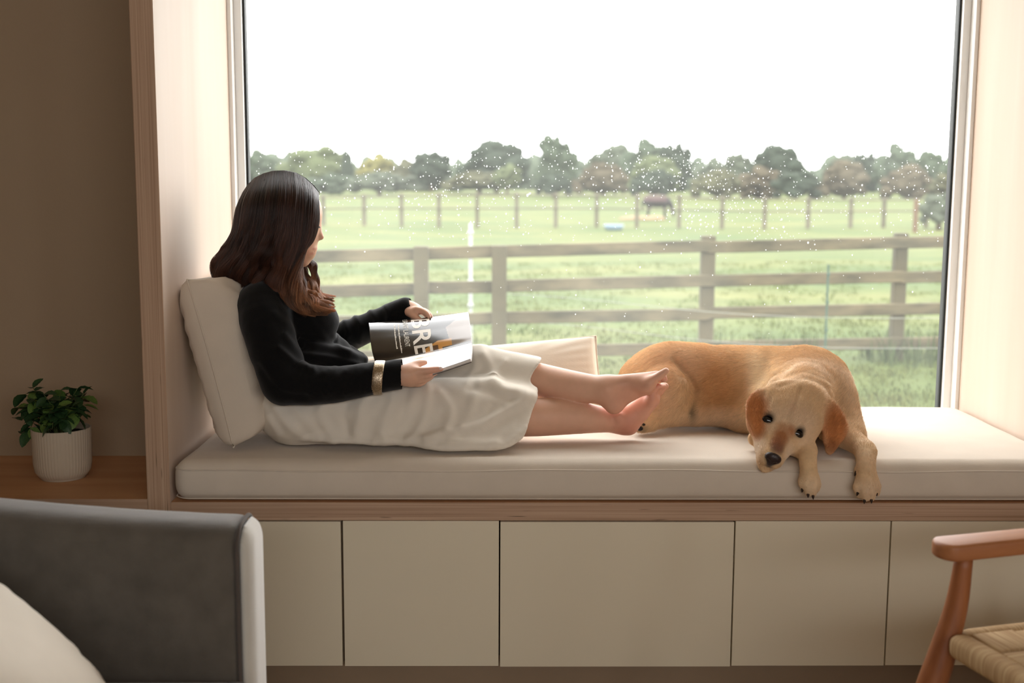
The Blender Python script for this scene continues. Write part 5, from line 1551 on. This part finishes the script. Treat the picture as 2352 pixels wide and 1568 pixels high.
def near_col(s, t_):
    C = np.tile(np.array(lin(232, 228, 226)[:3]), (len(s), 1))
    def put(m, c): C[m] = np.array(lin(*c)[:3])
    put((s > .16) & (s < .62) & (t_ < .30), (214, 190, 140))
    put((s > .62) & (s < .76) & (t_ < .16), (110, 98, 90))
    put((s > .20) & (s < .60) & (np.sin(t_ * 90) > .6) & (t_ < .3), (150, 118, 70))
    put((s > .30) & (s < .92) & (t_ > .45) & (t_ < .85) & (np.sin(t_ * 130) > .75), (176, 170, 168))
    return C
sheet('left_page_block', 0.02, 4.96, -.006, -.0004, M_paper, 36, 24)
sheet('right_page_block', 5.04, 7.98, -.009, -.0004, M_paper, 24, 24)
sheet('cover', 0.0, 8.0, -.0105, -.0092, M_cover, 50, 24)
sheet('left_page', 0.0, 4.99, -.0004, .0004, M_page, 170, 200, far_col)
sheet('right_page', 5.01, 8.0, -.0004, .0004, M_page, 110, 200, near_col)
# lettering printed on the dark page (runs from the outer edge to the fold)
GV, GN = page_grid(0.0, 4.99, 120, 60)
def page_point(s, t_, off):
    i = np.clip(s, 0, 1) * 59; j = np.clip(t_, 0, 1) * 119
    i0 = np.minimum(i.astype(int), 58); j0 = np.minimum(j.astype(int), 118); a = (i - i0)[:, None]; b_ = (j - j0)[:, None]
    f = lambda A: A[i0, j0] * (1 - a) * (1 - b_) + A[i0 + 1, j0] * a * (1 - b_) + A[i0, j0 + 1] * (1 - a) * b_ + A[i0 + 1, j0 + 1] * a * b_
    return f(GV) + f(GN) * off
M_ink = mat('white_ink', lin(236, 228, 214), 0.25, var=.02, spec=.5)
def page_text(body_, s0, s1, t0, t1, name, bold=0.0):
    cu_ = bpy.data.curves.new(name, 'FONT'); cu_.body = body_; cu_.offset = bold; cu_.resolution_u = 4
    to = bpy.data.objects.new('tmp', cu_); COL.objects.link(to)
    bpy.context.view_layer.update()
    me = bpy.data.meshes.new_from_object(to.evaluated_get(bpy.context.evaluated_depsgraph_get()))
    bpy.data.objects.remove(to, do_unlink=True)
    bm = bmesh.new(); bm.from_mesh(me)
    bmesh.ops.triangulate(bm, faces=bm.faces)
    bmesh.ops.subdivide_edges(bm, edges=[e for e in bm.edges if e.calc_length() > .12], cuts=3)
    co = np.array([v.co[:] for v in bm.verts]); mn, mx_ = co.min(0), co.max(0)
    s = s0 + (s1 - s0) * (co[:, 1] - mn[1]) / (mx_[1] - mn[1]); t_ = t0 + (t1 - t0) * (co[:, 0] - mn[0]) / (mx_[0] - mn[0])
    q = page_point(s, t_, .0009)
    for v, p in zip(bm.verts, q): v.co = p
    bm.to_mesh(me); bm.free(); me.name = name
    return obj(name, me, M_ink, mag)
page_text('LIBRE', .42, .605, .02, .985, 'headline_lettering', .012)
page_text('YVES SAINT LAURENT', .335, .385, .20, .80, 'name_lettering')
# two lines of tiny illegible print
rq = random.Random(4); V, F = [], []
for (s0, t0, t1) in ((.285, .42, .90), (.245, .40, .80)):
    t_ = t0
    while t_ < t1:
        w = rq.uniform(.006, .022); hgt_ = rq.choice((.009, .011, .014))
        k = len(V)
        for (ss, tt) in ((s0, t_), (s0, t_ + w), (s0 + hgt_, t_ + w), (s0 + hgt_, t_)):
            V.append(page_point(np.array([ss]), np.array([tt]), .0009)[0])
        F.append((k, k + 1, k + 2, k + 3)); t_ += w + .004
obj('small_print', faces_mesh('small_print', V, F), M_ink, mag)
# ---------------------------------------------------------------- the sleeping-eyed yellow Labrador
dog = empty('dog', tuple(P(1700, 965, .42))); tag(dog, 'golden Labrador lying on the cushion with its paws over the edge', 'dog')
fd = Field((P3(1395, 900, .62)[0], -.115, P3(1990, 1170, -.06)[2]), (P3(2035, 1000, -.02)[0], .755, P3(1600, 780, .52)[2] + .012), 0.0036)
# trunk: rump, loin, ribcage, withers
fd.ell(P3(1500, 885, .52), (.105, .125, .098), k=.05)
fd.ell(P3(1560, 872, .52), (.12, .125, .105), k=.05)
fd.ell(P3(1650, 880, .50), (.125, .125, .104), k=.05)
fd.ell(P3(1740, 892, .47), (.125, .135, .116), k=.05)
fd.ell(P3(1830, 896, .42), (.125, .140, .122), k=.05)
fd.ell(P3(1880, 915, .36), (.090, .120, .115), k=.05)
fd.chain([P3(1540, 870, .50), P3(1650, 880, .48), P3(1760, 892, .44)], [.090, .092, .098], k=.05)
# near hind leg folded: thigh, hock, paw turned sole up by the woman's heel
fd.ell(P3(1528, 902, .395), (.078, .058, .074), k=.018)
fd.chain([P3(1575, 935, .39), P3(1540, 952, .375), P3(1500, 955, .37)], [.042, .030, .026], k=.025)
fd.chain([P3(1590, 945, .40), P3(1530, 958, .36), P3(1485, 972, .325)], [.034, .026, .022], k=.02)
fd.chain([P3(1490, 972, .325), P3(1474, 978, .315)], [.022, .020], k=.015)
# belly fold and groin
fd.ell(P3(1660, 945, .42), (.14, .07, .042), k=.04)
fd.chain([P3(1720, 955, .36), P3(1800, 960, .30)], [.055, .06], k=.04)
# tail lying behind
fd.chain([P3(1450, 890, .56), P3(1420, 915, .58), P3(1412, 935, .50)], [.034, .025, .02], k=.02)
# chest, shoulders, neck
fd.ell(P3(1905, 915, .30), (.060, .085, .095), k=.05)
fd.ell(P3(1790, 940, .28), (.085, .085, .080), k=.05)
fd.chain([P3(1850, 885, .36), P3(1850, 900, .26), P3(1845, 912, .17), P3(1836, 922, .11)], [.105, .092, .076, .064], k=.04)
fd.ell(P3(1925, 935, .26), (.042, .07, .085), k=.03)
# skin folds over the neck
for (pts, r) in (([(1790, 860, .27), (1850, 845, .27), (1905, 868, .26)], .010), ([(1795, 880, .225), (1850, 862, .225), (1900, 882, .22)], .009), ([(1770, 905, .24), (1779, 893, .23), (1790, 880, .22)], .014)):
    fd.chain([P3(*p) for p in pts], [r * .6, r, r * .6], k=.022, n=10)
# left foreleg (screen right): upper arm, elbow, forearm to the edge, wrist, hanging paw
fd.chain([P3(1925, 940, .24), P3(1948, 985, .17), P3(1958, 1000, .13)], [.058, .044, .036], k=.03)
fd.chain([P3(1905, 985, .17), P3(1950, 1008, .10), P3(1978, 1026, .045), P3(1988, 1036, .01)], [.034, .030, .026, .0245], k=.02, n=8)
fd.chain([P3(1988, 1036, .012), P3(1989, 1048, -.012), P3(1989, 1070, -.036), P3(1991, 1098, -.046)], [.0245, .0245, .0230, .0245], k=.015, n=10)
fd.ell(P3(1992, 1110, -.044), (.027, .016, .024), k=.014)
for (du, dv, Y, r, L) in ((-22, 0, -.044, .0105, 30), (-7, 4, -.052, .0115, 38), (9, 4, -.052, .0115, 36), (22, -3, -.042, .0100, 26)):
    fd.chain([P3(1992 + du * .8, 1106, Y), P3(1992 + du, 1118 + dv, Y - .004), P3(1992 + du * .9 + 2, 1106 + L, Y + .006)], [r, r * 1.08, r * .8], k=.0045, n=8)
fd.chain([P3(1970, 1078, -.030), P3(1967, 1084, -.030)], [.009, .006], k=.006)
# right foreleg (screen middle): forearm from under the jaw, hanging paw; its elbow shows beside the cheek
fd.chain([P3(1775, 1000, .14), P3(1745, 1008, .115), P3(1736, 1007, .12)], [.030, .024, .020], k=.02)
fd.chain([P3(1770, 1005, .13), P3(1820, 1018, .075), P3(1852, 1035, .015)], [.032, .028, .0250], k=.02, n=8)
fd.chain([P3(1852, 1035, .012), P3(1855, 1050, -.020), P3(1857, 1075, -.040), P3(1859, 1095, -.046)], [.0240, .0225, .0210, .0225], k=.015, n=8)
fd.ell(P3(1859, 1106, -.044), (.0235, .0155, .022), k=.014)
for (du, dv, Y, r, L) in ((-18, -4, -.044, .0095, 20), (-6, 2, -.051, .0105, 30), (8, 4, -.051, .0105, 33), (18, 0, -.044, .0092, 24)):
    fd.chain([P3(1860 + du * .8, 1100, Y), P3(1860 + du, 1112 + dv, Y - .004), P3(1861 + du * .8, 1101 + L, Y + .006)], [r, r * 1.08, r * .8], k=.0045, n=8)
# ---- head, in its own frame: S to the dog's left (screen right), F along the muzzle, U out of the forehead
O = P3(1803, 970, -.004)
Fh = np.array([-.35, -.73, -.585]); Fh /= np.linalg.norm(Fh)
Sh = np.array([.966, 0.06, -.259]); Sh = Sh - Fh * Sh.dot(Fh); Sh /= np.linalg.norm(Sh)
Uh = np.cross(Fh, Sh)
RH = np.stack([Sh, Fh, Uh], 1)
HS = 1.13
H = lambda s, f, u: O + RH @ (np.array([s, f * .84 if f > 0 else f, u]) * HS)      # short broad muzzle
def hell(c, r, k=.015, op='add', R=None): fd.ell(H(*c), np.array(r) * HS, RH if R is None else RH @ R, k, op)
hell((0, -.062, -.040), (.0640, .078, .056), .03)                 # skull
hell((0, -.030, -.030), (.0560, .050, .046), .03)
for s in (-1, 1):
    hell((s * .036, -.028, -.050), (.036, .050, .040), .03)        # cheeks
    hell((s * .031, -.012, -.006), (.0200, .0190, .0135), .02)     # brows
    hell((s * .020, -.060, .004), (.030, .045, .014), .03)
fd.chain([H(0, .010, -.032), H(0, .050, -.034), H(0, .090, -.034)], [.0350 * HS, .0285 * HS, .0240 * HS], k=.025, n=8)     # muzzle
for s in (-1, 1):
    hell((s * .0140, .070, -.046), (.0170, .036, .0225), .016)     # flews
    hell((s * .0225, .025, -.056), (.0190, .036, .0240), .02)
hell((0, .062, -.068), (.0240, .048, .0150), .012)                 # lower jaw
hell((0, .040, -.010), (.0150, .050, .0115), .02)                  # bridge
hell((0, .100, -.024), (.0185, .0130, .0165), .010)                # nose pad
for s in (-1, 1):
    hell((s * .0085, .1125, -.024), (.0040, .0040, .0046), .003, 'sub')   # nostrils
    hell((s * .0350, .005, -.0060), (.0140, .0105, .0085), .006, 'sub')   # eye sockets
fd.chain([H(-.030, .085, -.062), H(-.020, .102, -.057), H(0, .108, -.052), H(.020, .102, -.057), H(.032, .080, -.062), H(.042, .035, -.064)], [.0018, .0020, .0020, .0020, .0020, .0018], k=.003, op='sub', n=14)
fd.ell(P3(1862, 962, .045), (.030, .040, .046), k=.03)
fd.ell(P3(1868, 925, .085), (.030, .040, .036), k=.03)
for s in (-1, 1):                                                      # upper lids and inner corners
    fd.chain([H(s * .0195, .005, -.004), H(s * .0340, -.0080, .0020), H(s * .0500, .000, -.009)], [.0042, .0066, .0045], k=.008, n=7)
    fd.chain([H(s * .0205, .013, -.010), H(s * .0350, .021, -.0110), H(s * .0490, .012, -.016)], [.0030, .0036, .0030], k=.006, n=7)
# ---- ears: soft flaps folded over at the top
def flap(pts, wid, thick, kk=.010):
    """pts centre line, wid half widths, thick half thickness; normal roughly towards the viewer"""
    q = spline(np.array([list(P3(*p)) for p in pts]), 9); w = np.interp(np.linspace(0, 1, 9), np.linspace(0, 1, len(wid)), wid)
    for i in range(9):
        tn = q[min(i + 1, 8)] - q[max(i - 1, 0)]; tn /= np.linalg.norm(tn)
        nn = np.array([0.0, -1, .25]); nn -= tn * nn.dot(tn); nn /= np.linalg.norm(nn); sd = np.cross(tn, nn)
        R = np.stack([sd, tn, nn], 1)
        fd.ell(q[i], (w[i], max(.020, w[i] * .7), thick), R, k=kk)
# screen-left ear
flap([(1770, 900, .060), (1744, 912, .042), (1731, 935, .026), (1732, 965, .018), (1739, 992, .014)], [.014, .020, .0225, .0175, .0095], .0075)
fd.chain([P3(1768, 902, .044), P3(1757, 925, .022), P3(1754, 952, .014), P3(1748, 985, .010)], [.010, .0085, .0080, .006], k=.007, n=8)
# screen-right ear
flap([(1878, 912, .095), (1902, 936, .070), (1917, 966, .055), (1918, 998, .044), (1908, 1028, .036)], [.018, .024, .0285, .0240, .0140], .0075)
fd.chain([P3(1886, 922, .072), P3(1892, 955, .054), P3(1896, 985, .044), P3(1897, 1015, .038)], [.011, .0095, .0085, .007], k=.008, n=8)
fd.chain([P3(1900, 938, .070), P3(1930, 963, .060), P3(1942, 985, .052), P3(1928, 1010, .046)], [.008, .0075, .007, .006], k=.007, n=8)
def dog_disp(V, N):
    uv = UV(V); e = np.zeros(len(V))
    for pl, w, a in (([(1795, 868), (1850, 852), (1905, 876)], 6, -.003), ([(1790, 888), (1850, 870), (1905, 892)], 6, -.0025), ([(1640, 800), (1690, 850), (1710, 930)], 14, -.004), ([(1760, 830), (1745, 880), (1750, 930)], 12, -.005),
                     ([(1780, 835), (1775, 880), (1780, 920)], 8, .004), ([(1552, 828), (1584, 866), (1598, 910), (1588, 952)], 8, -.012), ([(1540, 850), (1560, 885), (1565, 920)], 16, .006), ([(1625, 850), (1640, 890), (1640, 935)], 9, -.003), ([(1665, 845), (1680, 890), (1680, 935)], 9, -.003), ([(1838, 895), (1822, 930), (1805, 965)], 6, -.0035), ([(1815, 985), (1800, 1010), (1785, 1030)], 9, .0025)):
        e += a * ridge(uv, pl, w)
    return e * (N[:, 1] < .4) + .0008 * vnoise(V, 40, 3, 2)
dm = fd.mesh('body', 3, dog_disp)
DV_ = fd.V
base = lin(222, 190, 148)
cream, tan_, ear_, dark_ = lin(236, 216, 188), lin(213, 177, 140), lin(196, 128, 76), lin(44, 34, 30)
spots = [(P3(1560, 800, .52), (.20, .2, .05), lin(236, 206, 166), .8), (P3(1645, 880, .40), (.075, .12, .085), lin(198, 146, 94), .85), (P3(1748, 880, .34), (.028, .1, .10), lin(242, 222, 190), .95), (P3(1788, 868, .30), (.026, .1, .06), lin(240, 216, 180), .7),  # first spot paints the light along the top of the back
         (P3(1700, 960, .36), (.15, .1, .03), cream, .5), (P3(1560, 830, .42), (.07, .09, .05), lin(211, 173, 139), .6), (P3(1510, 900, .37), (.05, .06, .08), lin(225, 197, 163), .7), (P3(1880, 850, .28), (.07, .08, .05), lin(228, 200, 167), .6),
         (P3(1850, 840, .3), (.05, .1, .03), lin(214, 181, 147), .5), (P3(1940, 900, .25), (.03, .1, .1), lin(230, 206, 177), .6),
         (H(0, -.02, 0), (.06, .08, .04), lin(219, 192, 161), .7), (H(.045, -.03, -.03), (.03, .06, .05), lin(228, 202, 172), .7), (H(-.045, -.02, -.03), (.025, .06, .05), lin(230, 206, 177), .7),
         (H(.030, .055, -.050), (.022, .05, .035), lin(234, 213, 185), .9), (H(-.030, .065, -.050), (.016, .04, .03), lin(233, 213, 188), .9), (H(0, .050, .000), .020, lin(170, 112, 70), .95), (H(0, .092, -.004), .013, lin(124, 84, 64), .9), (H(-.002, .070, -.002), .016, lin(164, 108, 70), .9), (H(-.004, .078, -.004), .016, lin(150, 98, 66), .95), (H(.014, .020, -.002), .016, lin(172, 114, 70), .95), (H(-.006, .02, -.002), .012, lin(184, 128, 82), .9),
         (H(0, .088, -.010), (.014, .016, .012), lin(132, 92, 72), .9), (H(0, -.04, .01), (.010, .05, .012), lin(208, 173, 143), .5),
         (P3(1735, 945, .025), (.030, .05, .055), ear_, 1.0), (P3(1740, 985, .015), (.016, .03, .025), lin(196, 126, 72), .9), (P3(1740, 985, .015), (.001, .001, .001), lin(201, 162, 128), .9), (P3(1915, 985, .05), (.036, .05, .065), ear_, 1.0), (P3(1908, 1025, .037), (.02, .03, .02), lin(140, 82, 44), .7),
         (P3(1990, 1055, -.03), (.03, .05, .03), lin(224, 195, 161), .6), (P3(1992, 1120, -.05), (.035, .03, .03), lin(228, 205, 177), .7), (P3(1859, 1115, -.05), (.03, .03, .03), lin(228, 204, 173), .7),
         (P3(1588, 945, .39), (.016, .04, .026), lin(70, 56, 46), .9), (P3(1475, 980, .312), (.018, .02, .010), dark_, .7),  # first spot paints the shade in the crease between thigh and belly
         (H(0, .107, -.024), .017, lin(58, 40, 38), 1.0), (H(0, .112, -.040), (.008, .010, .014), dark_, .9),
         (H(.035, .005, -.004), .0150, lin(36, 24, 18), 1.0), (H(-.035, .005, -.004), .0150, lin(36, 24, 18), 1.0)]
CD = paint(DV_, base, spots)
set_color(dm, CD)
M_dog = mat('golden_coat', lin(206, 160, 108), 0.75, attr='Col', var=.10, scale=60, spec=0.15, bump=.25, bscale=220, bdist=.001, sheen=.2)
dbody = obj('body', dm, M_dog, dog)
# eyes
M_eye = mat('dark_wet_eye', lin(18, 12, 10), 0.08, var=.1, spec=.7)
for s in (-1, 1):
    f = Field(H(s * .035, .004, -.0105) - .022, H(s * .035, .004, -.0105) + .022, .0012); f.ell(H(s * .0345, .0055, -.0108), (.0175, .0135, .0118), RH, k=0)
    obj('eye', f.mesh('eye', 1), M_eye, dog)
M_nose = mat('wet_nose', lin(48, 34, 34), 0.3, var=.2, scale=200, bump=.4, bscale=500, spec=.5)
f = Field(H(0, .108, -.025) - .03, H(0, .108, -.025) + .03, .0014)
f.ell(H(0, .1085, -.0215), (.0212, .0135, .0172), RH, k=.0); f.ell(H(0, .112, -.034), (.0095, .0095, .0120), RH, k=.006)
for s in (-1, 1): f.ell(H(s * .0085, .1240, -.0235), (.0045, .0060, .0045), RH, k=.003, op='sub'); f.ell(H(s * .0155, .116, -.029), (.0040, .008, .0022), RH, k=.002, op='sub')
obj('nose', f.mesh('nose', 1), M_nose, dog)
# claws
M_claw = mat('dark_claw', lin(52, 38, 32), 0.4, var=.2)
for (u0, v0, Y0, u1, v1) in ((1972, 1128, -.050, 1968, 1138), (1986, 1146, -.050, 1985, 1156), (2001, 1144, -.050, 2002, 1155), (2013, 1128, -.042, 2014, 1138), (1844, 1120, -.046, 1842, 1130), (1856, 1132, -.050, 1856, 1142), (1867, 1135, -.050, 1868, 1146), (1874, 1122, -.044, 1876, 1132), (1968, 1084, -.034, 1963, 1092)):
    tube('claw', [P3(u0, v0 - 3, Y0), P3((u0 + u1) / 2, (v0 + v1) / 2, Y0 - .003), P3(u1, v1, Y0 + .001)], [.0042, .0036, .0014], M_claw, dog, 8)
# paw pads of the hind foot turned towards the heel
M_pad = mat('black_paw_pad', lin(26, 24, 24), 0.7, var=.2)
for (u, v, r) in ((1470, 983, .0095), (1478, 975, .006), (1466, 974, .006), (1473, 969, .0055)):
    f = Field(P3(u, v, .298) - .014, P3(u, v, .298) + .014, .0016); f.ell(P3(u, v, .298), (r, r * .7, r * .8), k=0); obj('paw_pad', f.mesh('paw_pad', 1), M_pad, dog)
# short dense fur lying along the body
def grow_fur(fld, me, C, n, seed):
    r = np.random.default_rng(seed); V, Q = fld.V, fld.Q
    N = vert_normals(V, Q)
    area = np.linalg.norm(np.cross(V[Q[:, 2]] - V[Q[:, 0]], V[Q[:, 3]] - V[Q[:, 1]]), axis=1)
    keep = (N[Q].mean(1)[:, 2] > -.75)
    area = area * keep
    area = area * np.where(np.linalg.norm(V[Q[:, 0]] - H(0, .0, -.03), axis=1) < .15, 2.2, 1.0)
    qi = r.choice(len(Q), n, p=area / area.sum())
    w = r.dirichlet((1, 1, 1, 1), n)
    p = (V[Q[qi]] * w[..., None]).sum(1); nn = (N[Q[qi]] * w[..., None]).sum(1); nn /= np.linalg.norm(nn, axis=1)[:, None] + 1e-9; c = (C[Q[qi]] * w[..., None]).sum(1)
    # hair direction: backwards from the head over the body, down the legs
    noseP = H(0, .11, -.02); tail = P3(1440, 890, .56); wth = P3(1840, 860, .33)
    d1 = np.array(wth - noseP); d2 = np.array(tail - wth)
    a = np.clip((p[:, 1] - .16) / .14, 0, 1)[:, None]; d = d1 / np.linalg.norm(d1) * (1 - a) + d2 / np.linalg.norm(d2) * a
    d = d + np.array([0, 0, -.45]) * a
    paw = ((p[:, 1] < .03) & (UV(p)[:, 1] > 1030) & (UV(p)[:, 0] > 1835)); d[paw] = np.array([0, -.05, -1])
    d = d + np.stack([vnoise(p, 14, 30 + q, 2) for q in range(3)], 1) * .55
    d = d - nn * (d * nn).sum(1)[:, None]; d /= np.linalg.norm(d, axis=1)[:, None] + 1e-9
    face = np.linalg.norm(p - H(0, .03, -.03), axis=1)
    ln = np.interp(face, [.05, .12, .22], [.0028, .005, .0115]) * r.uniform(.7, 1.25, n)
    q_ = UV(p); legm = np.clip((q_[:, 1] - 975) / 60, 0, 1) * np.clip((q_[:, 0] - 1800) / 40, 0, 1) * np.clip((.16 - p[:, 1]) / .06, 0, 1)
    ln *= 1 - .68 * legm
    bad = (np.linalg.norm(p - H(0, .110, -.024), axis=1) < .0225) | (np.linalg.norm(p - H(.035, .005, -.008), axis=1) < .0150) | (np.linalg.norm(p - H(-.035, .005, -.008), axis=1) < .0150)
    t_ = np.linspace(0, 1, 4)[None, :, None]
    lift = .34
    S = p[:, None] + ln[:, None, None] * (d[:, None] * t_ + nn[:, None] * lift * t_ * (1 - .55 * t_)) + r.normal(0, .0006, (n, 1, 3)) * t_
    S = S[~bad]; c = c[~bad]
    c = c * (1 + (r.uniform(-.2, .22, len(c)) * np.clip(ln[~bad] / .011, .3, 1))[:, None])
    return S, np.clip(c, 0, 1)
S, c = grow_fur(fd, dm, CD, 230000, 5)
M_fur = mat('golden_fur', lin(206, 160, 108), 0.6, attr='Col', spec=.2)
fo = strands('fur', S, .00021, M_fur, dbody, c, .3); fo['kind'] = 'stuff'
